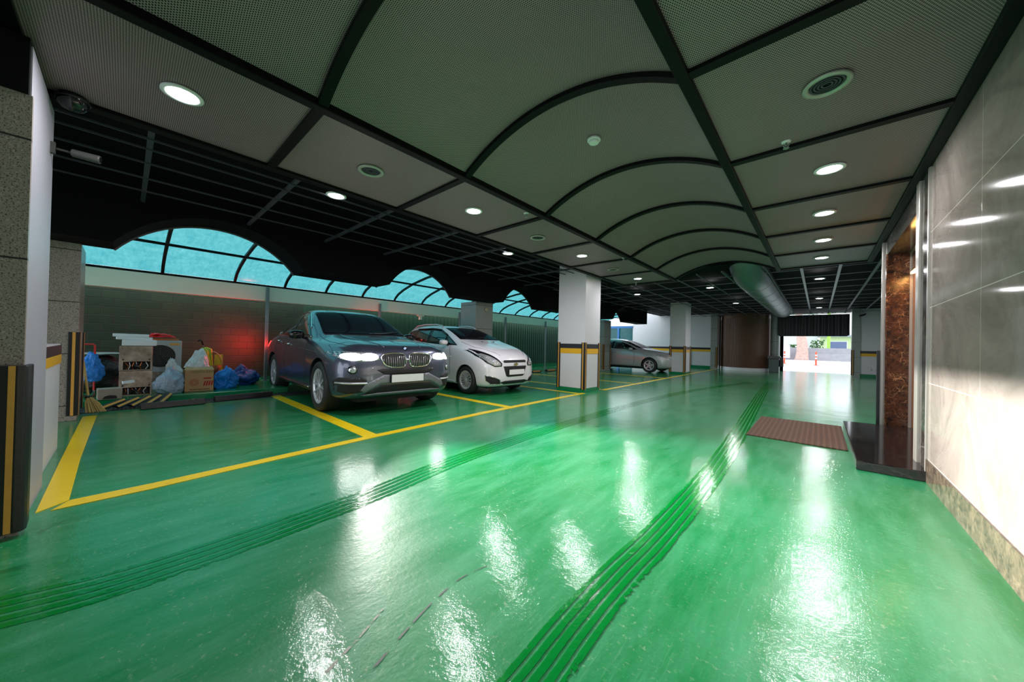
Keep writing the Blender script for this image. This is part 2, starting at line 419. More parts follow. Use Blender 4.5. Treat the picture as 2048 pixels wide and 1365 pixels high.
# suspended perforated sheets: left strip, right strip, vault
def sheet(x0, x1, y0, y1, z, t=.02):
    mb = MB(); mb.uv = []
    mb.add([(x0, y0, z), (x1, y0, z), (x1, y1, z), (x0, y1, z)], [(0, 1, 2, 3)]); mb.uv = [(x0, y0), (x1, y0), (x1, y1), (x0, y1)]
    return mb
def join_uv(mbs):
    r = MB(); r.uv = []
    for q in mbs: r.add(q.v, q.f); r.uv += q.uv
    return r
VXC, VHW, VRISE = (X1+X2)/2, (X2-X1)/2, .265
VR = (VHW**2+VRISE**2)/(2*VRISE)
def vault_pt(i, n, dr=0.0):
    a0 = math.asin(VHW/VR); a = -a0+2*a0*i/n
    return (VXC+(VR+dr)*math.sin(a), ZC+VRISE-VR+(VR+dr)*math.cos(a), VR*a)
n = 24; vm = MB(); vm.uv = []
for yy in (YB[0], 8.0):
    for i in range(n+1):
        x, z, s_ = vault_pt(i, n); vm.v.append((x, yy, z)); vm.uv.append((s_, yy))
vm.f = [(i, i+1, n+2+i, n+1+i) for i in range(n)]
ceil_perf = join_uv([sheet(X0, X1, YB[0], 8.0, ZC), sheet(X2, XW, YB[0], 8.0, ZC), vm])
struct('ceiling', ceil_perf, M_perf)
# beams of the suspended ceiling
bw, bh = .034, .055
def beam(x0, x1, y0, y1): return MB().box((x0, y0, ZC-.028), (x1, y1, ZC+.035))
k = 0
for xb, wd in ((X0, .04), (X1, .035), (X2, .032), (XW-.035, .035)):
    k += 1; struct('trim_%d' % (k+1), beam(xb-wd, xb+wd, YB[0], 8.03), M_black, bevel=.006)
for i, yb in enumerate(YB):
    mb = MB().box((X0, yb-.03, ZC-.022), (X1, yb+.03, ZC+.03)).box((X2, yb-.03, ZC-.022), (XW-.03, yb+.03, ZC+.03))
    n = 28
    for j in range(n):
        x0_, z0_, _ = vault_pt(j, n, -.03); x1_, z1_, _ = vault_pt(j+1, n, -.03); a0_, b0_, _ = vault_pt(j, n, .03); a1_, b1_, _ = vault_pt(j+1, n, .03)
        o = len(mb.v)
        for yy in (yb-.03, yb+.03): mb.v += [(x0_, yy, z0_), (x1_, yy, z1_), (a1_, yy, b1_), (a0_, yy, b0_)]
        mb.f += [(o, o+1, o+2, o+3), (o+7, o+6, o+5, o+4), (o, o+4, o+5, o+1), (o+3, o+2, o+6, o+7)]
    struct('trim_%d' % (10+i), mb, M_black)
# structural slab above everything, and the open black grid that hangs under it
struct('ceiling', MB().box((-6.5, -5.0, 2.92), (3.2, 8.0, 3.1)).box((-6.5, 8.0, 2.70), (3.2, 20.9, 3.1)), M_void)
mb = MB()
for xb in (-3.98, -4.2, -4.55, -5.0, -5.45): mb.box((xb-.007, -4, 2.55), (xb+.007, 8.0, 2.565))
for i in range(12): yb = -3.9+1.0*i; mb.box((-5.95, yb-.018, 2.56), (X0-.04, yb+.018, 2.59))
struct('trim_30', mb, M_bar)
mb = MB()
for xb in (-5.6, -4.9, -4.2, -3.6, -3.0, -2.45, -1.95, -1.49): mb.box((xb-.010, 8.0, 2.55), (xb+.010, 19.2, 2.57))
struct('trim_31', mb, M_barl); mb = MB()
for xb in (-.26, .28, .78, 1.28, 1.75): mb.box((xb-.022, 8.0, 2.545), (xb+.022, 19.2, 2.56))
struct('trim_35', mb, M_barl); mb = MB()
for i in range(12): yb = 8.0+.92*i+.7; mb.box((-6.0, yb-.009, 2.56), (2.1, yb+.009, 2.575))
struct('trim_36', mb, M_barl)
struct('trim_32', MB().box((X0, 8.0, ZC-.02), (X1, 8.04, 2.92)).box((X2, 8.0, ZC-.02), (XW, 8.04, 2.92)), M_black)

# black arched valence along the parking side
def valence():
    mb = MB(); XF, XB = -5.93, -6.44; ZT, Z0 = 2.95, 2.04
    arches = [(.85, .97), (4.12, .9), (7.2, .9), (10.3, .9), (13.4, .9)]
    pts = [(-5.0, Z0)]
    for c, h in arches:
        rise = .50; R_ = (h*h+rise*rise)/(2*rise); a0 = math.asin(h/R_)
        for i in range(25): a = -a0+2*a0*i/24; pts.append((c+R_*math.sin(a), Z0+rise-R_+R_*math.cos(a)))
    pts.append((16.0, Z0))
    for x in (XF, XB):
        o = len(mb.v)
        for y, z in pts: mb.v += [(x, y, z), (x, y, ZT)]
        for i in range(len(pts)-1): mb.f.append((o+2*i, o+2*i+2, o+2*i+3, o+2*i+1))
    N = len(pts)*2
    for i in range(len(pts)-1): mb.f.append((2*i, 2*i+2, N+2*i+2, N+2*i))
    mb.f.append((N-2, N-1, 2*N-1, 2*N-2)); return mb
struct('trim_33', valence(), M_void)
def arch_lip():
    mb = MB()
    for c, h in [(.85, .97), (4.12, .9), (7.2, .9), (10.3, .9), (13.4, .9)]:
        R_ = (h*h+.25)/1.0; a0 = math.asin(h/R_); pts = []
        for i in range(25): a = -a0+2*a0*i/24; pts.append((-6.45, c+R_*math.sin(a), 2.54-R_+R_*math.cos(a)))
        mb.tube(pts, .018, 6)
    return mb
struct('trim_34', arch_lip(), M_bar)
# teal canopy beyond, its ribs and rails, cream beam and the posts that carry it
prof = [(-8.93, 2.13), (-8.87, 2.2), (-8.72, 2.30), (-8.45, 2.40), (-8.0, 2.515), (-7.4, 2.61), (-6.44, 2.70)]
mb = MB(); Y0c, Y1c = -3.0, 17.5
for yy in (Y0c, Y1c): mb.v += [(x, yy, z+.02) for x, z in prof]
L = len(prof); mb.f = [(i, i+1, L+i+1, L+i) for i in range(L-1)]
struct('window_1', mb, M_canopy, smooth=True)
ribs = [-2.3, -1.4, -.5, .42, 1.46, 2.34, 3.2, 4.09, 5.0, 5.9, 6.77, 7.6, 8.45, 9.28, 10.16, 11.07, 11.9, 12.8, 13.7, 14.6, 15.5, 16.4]
for i, yy in enumerate(ribs):
    mb = MB()
    for j in range(L-1):
        (xa, za), (xb_, zb_) = prof[j], prof[j+1]
        o = len(mb.v)
        for y_ in (yy-.022, yy+.022): mb.v += [(xa, y_, za-.03), (xb_, y_, zb_-.03), (xb_, y_, zb_+.015), (xa, y_, za+.015)]
        mb.f += [(o, o+1, o+2, o+3), (o+7, o+6, o+5, o+4), (o, o+4, o+5, o+1), (o+3, o+2, o+6, o+7)]
    struct('trim_%d' % (40+i), mb, M_black)
struct('trim_70', MB().box((-8.02, Y0c, 2.48), (-7.98, Y1c, 2.52)), M_black)
struct('trim_71', MB().box((-8.98, Y0c, 2.105), (-8.90, Y1c, 2.145)), M_black)
struct('trim_72', MB().box((-9.02, Y0c, 1.80), (-8.90, 14.6, 2.105)), M_cream, bevel=.004)
for i, yy in enumerate((2.01, 4.55, 7.33, 9.56, 12.12)):
    p = thing('steel_post', ['slim grey steel post between the block wall and the grey SUV', 'slim steel post seen above the SUV bonnet, between the two parked cars',
        'slim steel post close to the near granite column, left of it', 'slim steel post in front of the green fence, right of the granite column', 'slim steel post in front of the green fence, nearest to the white pillar'][i],
        'post', (-8.86, yy, 0 if yy > 2.05 else .09), group='posts carrying the canopy beam')
    obj('shaft', MB().cbox((0, 0, 1.0), (.055, .055, 2.0)), M_galv, p, bevel=.004); obj('base_plate', MB().cbox((0, 0, .006), (.14, .14, .012)), M_galv, p)
struct('wall_left', MB().box((-9.7, -4, .09), (-9.5, 2.9, 2.05)), M_blocks)
struct('wall_left', MB().box((-9.66, 2.9, 0), (-9.5, 15.5, 2.0)), M_fence)
struct('trim_73', MB().box((-9.5, 2.05, .0), (-9.3, 15.5, .12)), M_green)
struct('trim_95', MB().box((-8.98, 5.84, 1.66), (-8.92, 5.92, 1.80)).box((-8.99, 5.78, 1.76), (-8.91, 5.98, 1.80)), M_cream)
# right wall: marble, skirting, corner trims, lift alcove
struct('wall_right', MB().box((XW, -6, .0), (XW+.3, 4.17, 2.9)), M_marble)
struct('baseboard_right', MB().box((XW-.012, -6, 0), (XW, 4.165, .175)), M_base)
struct('trim_74', MB().box((XW-.012, 4.165, 0), (XW+.02, 4.20, 2.5)), M_jamb)
struct('wall_right', MB().box((XW-.006, 4.20, 0), (XW+.3, 4.46, 2.9)), M_header)
struct('trim_75', MB().box((XW-.02, 4.46, 0), (XW+.26, 4.58, 2.5)), M_jamb, bevel=.004)
struct('wall_right', MB().box((XW, 4.58, 2.25), (XW+.3, 6.74, 2.9)), M_header)          # header over the alcove
struct('wall_right', MB().box((XW, 6.44, 0), (XW+.3, 6.74, 2.25)), M_emper)             # brown marble cheek facing the camera
struct('wall_right', MB().box((XW+.22, 4.58, 2.0), (XW+.4, 6.44, 2.25)), M_emper)
struct('trim_76', MB().box((XW-.02, 6.70, 0), (XW+.02, 6.78, 2.5)), M_jamb, bevel=.004)
struct('trim_77', MB().box((XW-.012, 6.42, 0.08), (XW+.004, 6.445, 2.25)), M_emper)
struct('wall_right', MB().box((XW, 6.78, 0), (2.4, 7.0, 2.9)).box((2.1, 7.0, 0), (2.4, 20.0, 2.9)), M_pillar)
struct('trim_78', MB().box((XW+.19, 6.428, .08), (XW+.215, 6.44, 2.25)).box((XW+.19, 4.58, .08), (XW+.215, 4.592, 2.25)).box((XW+.19, 4.58, 2.238), (XW+.215, 6.44, 2.25)), M_jamb)
d = obj('door_1', MB().box((XW+.215, 4.6, .08), (XW+.26, 5.515, 2.0)).box((XW+.215, 5.525, .08), (XW+.26, 6.415, 2.0)), M_copper); d['kind'] = 'structure'
struct('trim_79', MB().box((XW+.20, 4.6, 1.985), (XW+.24, 6.415, 2.22)), M_emper)
t = thing('lift_indicator', 'dark floor indicator box above the copper lift door', 'indicator', (XW+.19, 5.6, 2.09))
obj('housing', MB().cbox((0, 0, 0), (.05, .42, .10)), M_blackgloss, t, bevel=.008); obj('display', MB().cbox((-.027, 0, 0), (.004, .16, .05)), M_dark, t)
t = thing('door_lamp', 'warm orange lamp strip above the copper lift door', 'lamp', (XW+.19, 5.9, 1.965))
obj('tube', MB().cbox((0, 0, 0), (.03, .8, .02)), M_warm, t); l = area_light('door_lamp_light', (0, 0, -.02), 3.2, .8, (0, math.radians(25), 0), (1, .5, .14), 'RECTANGLE', .04, parent=t)
l.data.size = .04; l.data.size_y = .8
t = tag(obj('lift_platform', MB().prism([(.255, 6.34), (.25, 4.14), (XW+.2, 4.14), (XW+.2, 6.41), (XW, 6.41)], 'z', 0, .08), M_plat, bevel=.006), 'black polished granite step in front of the copper lift door', 'step')
tag(obj('doormat', MB().box((-.62, 4.82, .0), (.235, 6.28, .014)), M_mat, bevel=.004), 'brown ribbed doormat beside the black granite step', 'mat')

# far end of the hall
YF = 19.3
struct('wall_back', MB().box((-7.95, YF, 0), (-3.95, YF+.2, 2.9)), M_pillar)
struct('wall_back', MB().box((-3.95, YF-.25, 0), (-3.66, YF+.2, 2.9)), M_granite2)
struct('wall_back', MB().box((-3.95, YF+1.44, 0), (-1.25, YF+1.6, 2.9)), M_void)  # black colour in place of shade in the gaps beside the drum
struct('wall_back', MB().box((1.22, YF-.05, 0), (2.4, YF+.2, 2.9)), M_pillar)
struct('wall_back', MB().box((.98, YF-.15, 0), (1.22, YF+.25, 2.9)), M_granite2)
def band(x0, x1, y, nm='trim', z=.93, th=.012, idx=0):
    struct('%s_%d' % (nm, 80+idx), MB().box((x0, y-th, z), (x1, y, z+.1)), M_stripe_k); struct('%s_%d' % (nm, 81+idx), MB().box((x0, y-th, z-.11), (x1, y, z)), M_stripe_y)
    struct('baseboard_%d' % idx, MB().box((x0, y-.01, 0), (x1, y, .12)), M_green)
band(-7.95, -3.95, YF, idx=0); band(1.22, 2.1, YF-.05, idx=3)
# faint scuffs on the white wall right of the exit
t = NT('scuffed_rubber_marks'); v_ = t.coords(); t.set(color=srgb(120, 124, 128), rough=.7, alpha=t.ramp(t.noise(v_, 9, 4), [(.45, 0.0), (.6, .6)]))
for i, (xx, lb) in enumerate(((1.42, 'leftmost grey scuff low on the white wall beside the exit'), (1.52, 'second grey scuff from the left, low on the white wall beside the exit'), (1.66, 'third grey scuff from the left, low on the white wall beside the exit'), (1.79, 'rightmost grey scuff low on the white wall beside the exit'))):
    sc = MB().add([(xx, YF-.053, .28), (xx+.05, YF-.053, .26), (xx+.05, YF-.053, .38), (xx, YF-.053, .40)], [(0, 1, 2, 3)]); tag(obj('scuff_mark', sc, t.m), lb, 'scuff')
# left far corner: bright bay with blue steel frame
struct('window_2', MB().box((-10.6, YF+.02, 0), (-7.95, YF+.04, 2.1)), M_canopy)
struct('trim_90', MB().box((-10.6, YF-.06, 2.05), (-7.95, YF+.02, 2.18)).box((-8.86, YF-.06, 0), (-8.74, YF+.02, 2.05)), M_blue)
struct('wall_back', MB().box((-7.75, 14.6, 0), (-7.6, 16.0, 2.04)), M_cream) if False else None

# reeded wooden drum by the exit
t = thing('wooden_drum', 'tall reeded dark wood drum enclosure on a white plinth near the exit', 'enclosure', (-2.64, YF+.40, 0))
mb = MB(); n = 200; R_ = .97; pts = []
for i in range(n):
    a = 2*PI*i/n; r = R_+(.006 if i % 2 else -.004); pts.append((r*math.cos(a), r*math.sin(a)))
mb.prism(pts, 'z', .14, 2.62); obj('reeded_panel', mb, M_wood, t)
obj('plinth', MB().lathe([(.9, 0.0), (.98, 0.0), (.98, .14), (.9, .14)], 64), M_white, t)
obj('top_band', MB().lathe([(.9, 2.42), (.985, 2.42), (.985, 2.55), (.9, 2.55)], 64), M_wood, t)
# grey tiled round column left of the exit with the box at its foot
t = thing('tiled_column', 'grey tiled round column left of the exit opening', 'column', (-1.46, YF+.18, 0)); obj('shaft', MB().lathe([(.0, 0), (.17, 0), (.17, 2.7), (0, 2.7)], 24), M_granite2, t, smooth=False)
t = thing('parking_machine', 'dark green cabinet with overhanging top standing at the exit column', 'cabinet', (-1.46, YF-.2, 0))
obj('body', MB().cbox((0, 0, .3), (.36, .3, .6)), simple('dark_green_enamel', srgb(52, 70, 68), .4), t, bevel=.01)
obj('top', MB().cbox((0, -.02, .66), (.44, .38, .12)), simple('grey_cap', srgb(84, 82, 84), .5), t, bevel=.015)
obj('side_lamp', MB().lathe([(0, 0), (.05, .01), (.06, .09), (0, .1)], 12), M_rubber, t, loc=(.22, -.02, .58)); obj('drum', MB().lathe([(0, 0), (.09, .0), (.09, .3), (0, .3)], 14), M_rubber, t, loc=(.24, 0, .26))
# rolled black curtain over the exit
t = thing('roller_curtain', 'black pleated vinyl curtain hanging across the top of the exit', 'curtain', (0, YF-.1, 0))
mb = MB(); xs = [-1.36+2.28*i/60 for i in range(61)]
def cz(x): return 1.62
o = 0
for side in (0, .05):
    for z in (1.60, 1.64, 2.5):
        for i, x in enumerate(xs):
            e = .06*max(0, 1-min(x-xs[0], xs[-1]-x)/.08) if z < 1.65 else 0
            mb.v.append((x, -.06+side+.018*math.cos(i/60*2*PI*11)*(1 if not side else 0)-.0, z+e))
W_ = 61
for s_ in (0, 1):
    for r in (0, 1):
        for i in range(60): a = s_*3*W_+r*W_+i; mb.f.append((a, a+1, a+W_+1, a+W_))
for i in range(60): mb.f.append((i, i+1, 3*W_+i+1, 3*W_+i))
obj('cloth', mb, M_curtain, t)
obj('rail', MB().box((-1.25, -.10, 2.52), (.95, -.06, 2.55)), M_white, t)
mb = MB()
for i in range(12): x = -1.3+i*.2; mb.tube([(x, -.085, 1.62), (x, -.085, 2.5)], .004, 5)
obj('cord', mb, simple('grey_cord', srgb(96, 98, 108), .6), t)

# ------------------------------------------------------------ pillars
def guard_mb(h=1.06, w=.075):
    """L-shaped rubber corner guard, corner at the origin opening towards -x, +y"""
    return MB().prism([(.012, -.012), (.012, w), (0, w), (0, 0), (-w, 0), (-w, -.012)], 'z', .06, h)
def guard_strip(h=1.06): 
    return MB().prism([(.0145, .022), (.0145, .045), (.012, .045), (.012, .022)], 'z', .062, h-.002).prism([(-.022, -.0145), (-.045, -.0145), (-.045, -.012), (-.022, -.012)], 'z', .062, h-.002)
def pillar(label, x0, x1, y0, y1, h, mat, bands=True, guards=True, green=True, gh=1.06):
    p = thing('pillar', label, 'pillar', ((x0+x1)/2, (y0+y1)/2, 0), group=None); cx, cy = (x0+x1)/2, (y0+y1)/2; a, b = (x1-x0)/2, (y1-y0)/2
    obj('shaft', MB().box((-a, -b, 0), (a, b, h)), mat, p, bevel=.004)
    e = .006
    if bands:
        obj('black_band', MB().box((-a-e, -b-e, .93), (a+e, b+e, 1.03)), M_stripe_k, p); obj('yellow_band', MB().box((-a-e, -b-e, .82), (a+e, b+e, .93)), M_stripe_y, p)
    if green: obj('green_base', MB().box((-a-e, -b-e, 0), (a+e, b+e, .085)), M_green, p)
    if guards:
        for sx, sy, rz in ((a, -b, 0), (a, b, PI/2), (-a, b, PI), (-a, -b, -PI/2)):
            g = obj('corner_guard', guard_mb(gh), M_rubber, p, loc=(sx, sy, 0), rot=(0, 0, rz), bevel=.003); obj('yellow_strip', guard_strip(gh), M_gyel, g)
    return p
pillar('white square pillar with striped bands right of the small white car', -4.36, -3.68, 6.44, 7.10, 2.92, M_pillar)
pillar('white square pillar in front of the far silver car', -4.24, -3.68, 13.8, 14.45, 2.7, M_pillar)
pillar('granite clad column behind the small white car', -6.98, -6.4, 5.80, 6.40, 2.04, M_granite2, False, True, False)
pillar('granite clad column beside the rear of the far silver car', -6.98, -6.4, 12.7, 13.3, 2.04, M_granite2, False, True, False)
pillar('speckled granite column at the left, behind the low white wall', -7.0, -6.38, -1.1, -.36, 2.04, M_granite, False, True, False, 1.02)
# nearest column: granite on its front, white on the side that faces the bay
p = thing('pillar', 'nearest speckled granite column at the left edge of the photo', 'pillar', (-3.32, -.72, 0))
obj('shaft', MB().box((-.42, -.37, 0), (.35, .38, 2.44)), simple('dimmed_white_column_paint', srgb(158, 158, 168), .45, var=.05, scale=3), p)  # grey in the colour stands in for weaker lamp light on white paint
obj('granite_cladding', MB().box((.35, -.37, 0), (.38, .387, 2.18)), M_granite, p)
g = obj('corner_guard', MB().prism([(.05, .012), (.055, -.01), (.055, -.20), (.03, -.23), (0, -.23), (0, 0), (-.10, 0), (-.10, .02), (.02, .026), (.04, .02)], 'z', .03, .84), M_rubber, p, loc=(.38, .387, 0), bevel=.005)
obj('yellow_strip', MB().box((.053, -.036, .035), (.058, -.016, .838)), M_gyel, g)
# low striped wall between the two columns
t = thing('low_wall', 'low white wall with black and yellow bands between the two granite columns', 'wall', (-4.2, -.43, 0))
obj('body', MB().box((-.72, -.06, 0), (.86, .055, .91)), M_pillar, t, bevel=.003)
obj('black_band', MB().box((-.73, -.06, .82), (.865, .061, .90)), M_stripe_k, t); obj('yellow_band', MB().box((-.73, -.06, .745), (.865, .061, .82)), M_stripe_y, t)
struct('ceiling', MB().box((-3.56, -4, 2.18), (-2.93, -.345, 2.46)), M_void)
# far wall corner guards
def loose_guard(label, x, y, rz=0.0, h=1.06):
    g = thing('corner_guard', label, 'corner guard', (x, y, 0), rz); obj('rubber', guard_mb(h), M_rubber, g); obj('yellow_strip', guard_strip(h), M_gyel, g)
loose_guard('black and yellow corner guard midway along the far white wall', -4.9, YF-.02)
loose_guard('black and yellow corner guard on the grey tiled pilaster left of the wooden drum', -3.665, YF-.26)
loose_guard('black and yellow corner guard at the right jamb of the exit', .98, YF-.15, -PI/2)
g = thing('corner_guard', 'tall black corner guard at the far side of the lift alcove', 'corner guard', (XW-.02, 6.80, 0)); obj('rubber', MB().box((-.03, -.02, 0), (0, .04, 1.02)), M_rubber, g)
# round duct hung under the slab
t = thing('air_duct', 'long round grey duct running under the ceiling to the exit', 'duct', (-1.12, 8.05, 2.60))
def duct_tube(pts, rx, rz):
    mb = MB(); n = 40
    for (y, z), k_ in zip(pts, rx):
        for k in range(n): a = 2*PI*k/n; mb.v.append((.335*k_*math.cos(a), y, z+rz*k_*math.sin(a)))
    for i in range(len(pts)-1):
        for k in range(n): k2 = (k+1) % n; mb.f.append((i*n+k, i*n+k2, (i+1)*n+k2, (i+1)*n+k))
    mb.f.append(tuple(range(n))); mb.f.append(tuple((len(pts)-1)*n+k for k in range(n))); return mb
obj('shell', duct_tube([(0, .36), (.25, .27), (.6, .13), (1.0, .04), (1.5, .01), (9.7, .01), (9.95, .01), (10.03, .01), (10.06, .01)], [1, 1, 1, 1, 1, 1, .96, .75, .2], .28), M_duct, t, smooth=True)
for i in range(7): obj('joint_band', duct_tube([(1.6+i*1.2, .01), (1.63+i*1.2, .01)], [1.018, 1.018], .28), M_duct, t)
obj('edge_rail', MB().box((-.36, 0, -.055), (-.335, 10, -.02)).box((.335, 0, -.055), (.36, 10, -.02)), M_bar, t)

# ------------------------------------------------------------ ceiling fittings
def make_lamp():
    t = thing('ceiling_downlight', 'x', 'ceiling light', (0, 0, 0))
    obj('rim', MB().lathe([(.075, 0), (.098, -.004), (.10, -.012), (.078, -.016), (.072, 0)], 28), M_white, t, smooth=True)
    obj('diffuser', MB().lathe([(0, -.016), (.05, -.015), (.074, -.010), (.074, 0), (0, 0)], 28), M_bulb, t, smooth=True)
    area_light('downlight_beam', (0, 0, -.022), LAMP_W, .13, parent=t); return t
lamps = [((-2.93, .20, ZC), 'round downlight in the left perforated strip, nearest and largest in the photo'),
 ((-2.91, 2.57, ZC), 'round downlight in the left perforated strip, second from the camera'),
 ((-2.94, 4.99, ZC), 'round downlight in the left perforated strip, above the white pillar'),
 ((-2.96, 7.40, ZC), 'round downlight at the far end of the left perforated strip'),
 ((.05, 3.78, ZC), 'round downlight in the right perforated strip, nearest to the camera'),
 ((.03, 4.97, ZC), 'round downlight in the right perforated strip, second from the camera'),
 ((.03, 6.18, ZC), 'round downlight in the right perforated strip, third from the camera'),
 ((.02, 7.34, ZC), 'round downlight in the last panel of the right perforated strip'),
 ((-3.86, 1.46, 2.545), 'round downlight in the black ceiling above the grey SUV'),
 ((-3.97, 4.30, 2.545), 'round downlight in the black ceiling above the small white car'),
 ((-4.0, 9.98, 2.545), 'round downlight in the black ceiling just beyond the white pillar'),
 ((-2.07, 9.82, 2.545), 'round downlight in the black ceiling left of the round duct'),
 ((-2.09, 13.6, 2.545), 'small round downlight in the black ceiling near the wooden drum'),
 ((0, 9.81, 2.545), 'round downlight in the open black grid before the exit, nearest of its row'),
 ((0, 13.5, 2.545), 'round downlight in the open black grid before the exit, middle of its row'),
 ((0, 16.4, 2.545), 'round downlight in the open black grid before the exit, farthest of its row')]
l0 = make_lamp()
for i, (p, lb) in enumerate(lamps):
    o = l0 if i == 0 else dup(l0); setg(o, lb, p, group='round ceiling downlights')
# lamps behind the camera in the same rows
for p in ((-2.93, -2.2, ZC), (.05, 1.38, ZC), (.05, -1.0, ZC)):
    pass
def make_vent():
    t = thing('ceiling_vent', 'x', 'ceiling vent')
    obj('rim', MB().lathe([(.075, 0), (.105, -.003), (.107, -.014), (.085, -.018), (.078, -.004)], 32), simple('vent_rim', srgb(176, 178, 170), .4, .4), t, smooth=True)
    mb = MB()
    for r in (.018, .034, .05, .066): mb.lathe([(r, -.004), (r+.009, -.004), (r+.009, -.010), (r, -.010)], 28, closed=True)
    obj('grille', mb, M_bar, t); obj('mouth', MB().lathe([(0, -.001), (.078, -.001), (.078, 0), (0, 0)], 28), M_dark, t); return t
v0 = make_vent()
for i, (p, lb) in enumerate([((-2.94, 1.395, ZC), 'round ceiling vent in the left strip, between the two nearest lamps'), ((.018, 2.565, ZC), 'large round ceiling vent in the right strip above the marble wall'),
   ((-2.933, 3.78, ZC), 'round ceiling vent in the left strip above the small white car'), ((-2.99, 6.26, ZC), 'small round ceiling vent in the left strip past the white pillar')]):
    setg(v0 if i == 0 else dup(v0), lb, p, group='round ceiling vents')
t = thing('smoke_detector', 'round white smoke detector on the curved vault panel', 'smoke detector', (-1.44, 2.60, ZC+VRISE-.006)); obj('base', MB().lathe([(0, 0), (.055, 0), (.055, -.015), (.05, -.02), (0, -.02)], 28), M_white, t, smooth=True)
obj('sensor', MB().lathe([(0, -.018), (.043, -.02), (.04, -.036), (.02, -.042), (0, -.042)], 28), M_white, t, smooth=True)
def make_sprinkler():
    t = thing('sprinkler', 'x', 'sprinkler'); obj('plate', MB().lathe([(0, 0), (.03, 0), (.026, -.008), (0, -.01)], 18), M_white, t, smooth=True)
    obj('nozzle', MB().tube([(0, 0, -.008), (0, 0, -.03)], .008, 8).tube([(.014, 0, -.012), (.016, 0, -.03), (0, 0, -.045), (-.016, 0, -.03), (-.014, 0, -.012)], .003, 5).lathe([(0, -.045), (.018, -.046), (.018, -.049), (0, -.05)], 14), M_steel, t); return t
s0 = make_sprinkler()
for i, (p, lb) in enumerate([((-.19, 3.11, ZC), 'small sprinkler head beside the cross beam of the right strip'), ((-2.5, 3.0, ZC), 'small sprinkler head at the left strip corner, near the second lamp'),
    ((-2.47, 5.55, ZC), 'small sprinkler head on the left beam above the white pillar'), ((-3.6, 8.62, 2.552), 'small white sprinkler in the black ceiling right of the white pillar'), ((-1.95, 9.54, 2.552), 'small white sprinkler in the black ceiling before the duct lamp'), ((-3.2, 7.9, ZC), 'small sprinkler at the far left corner of the perforated ceiling')]):
    setg(s0 if i == 0 else dup(s0), lb, p, group='sprinkler heads')
t = thing('dome_camera', 'dark glass dome camera at the top of the nearest granite column', 'security camera', (-3.50, -.25, 2.455)); obj('housing', MB().lathe([(0, .03), (.06, .03), (.075, 0), (0, 0)], 24), M_rubber, t, smooth=True)
obj('dome', MB().lathe([(.068, 0), (.062, -.03), (.045, -.05), (.02, -.062), (0, -.065)], 24), M_blackgloss, t, smooth=True)
t = thing('bullet_camera', 'grey bullet security camera on a wall arm at the nearest column', 'security camera', (-3.62, -.325, 2.17))
d_ = Vector((.10, .40, -.03)); d_.normalize()
obj('wall_bracket', MB().cbox((0, -.005, 0), (.03, .02, .07)).tube([(0, 0, 0), d_*.08], .007, 8), simple('bracket_grey', srgb(52, 54, 50), .5), t)
obj('body', MB().tube([d_*.07, d_*.075, d_*.19, d_*.195], 1, 16, True, [.016, .024, .026, .024]), simple('camera_grey', srgb(70, 72, 70), .5, .2), t, smooth=False)
obj('lens', MB().tube([d_*.194, d_*.198], .019, 16), M_blackgloss, t)
t = thing('bullet_camera', 'small dark bullet camera high on the wall right of the exit', 'security camera', (1.33, YF-.12, 2.45)); obj('body', MB().tube([(0, 0, .0), (-.14, -.12, -.05)], .035, 10), M_rubber, t); obj('bracket', MB().cbox((.02, .03, .03), (.04, .09, .04)), M_rubber, t)
t = thing('wall_speaker', 'small round cream horn sounder high on the granite column behind the white car', 'sounder', (-6.39, 6.15, 1.86)); obj('cone', MB().lathe([(0, .03), (.04, .035), (.055, .01), (.05, 0), (0, 0)], 20, Matrix.Rotation(PI/2, 4, 'Y')), simple('cream_plastic', srgb(190, 180, 150), .5), t, smooth=True)

# ------------------------------------------------------------ cars
def in_poly(x, y, P):
    c = False; n = len(P)
    for i in range(n):
        x1, y1 = P[i]; x2, y2 = P[i-1]
        if (y1 > y) != (y2 > y) and x < (x2-x1)*(y-y1)/(y2-y1)+x1: c = not c
    return c
def smooth_poly(P, it=2):
    for _ in range(it):
        Q = []
        for i in range(len(P)):
            a, b = P[i], P[(i+1) % len(P)]
            Q += [(a[0]*.75+b[0]*.25, a[1]*.75+b[1]*.25), (a[0]*.25+b[0]*.75, a[1]*.25+b[1]*.75)]
        P = Q
    return P
AX = {'x+': (lambda u, v: Vector((6, u, v)), Vector((-1, 0, 0))), 'x-': (lambda u, v: Vector((-6, u, v)), Vector((1, 0, 0))),
      'y+': (lambda u, v: Vector((u, 4, v)), Vector((0, -1, 0))), 'y-': (lambda u, v: Vector((u, -4, v)), Vector((0, 1, 0))),
      'z+': (lambda u, v: Vector((u, v, 4)), Vector((0, 0, -1)))}
def cast(bvh, ax, u, v):
    f_, d = AX[ax]; o = f_(u, v); h = bvh.ray_cast(o, d)
    if h[0] is None:
        k = bvh.find_nearest(o+d*(4 if ax[0] != 'x' else 4.2)); return k[0], k[1]
    return h[0], h[1]
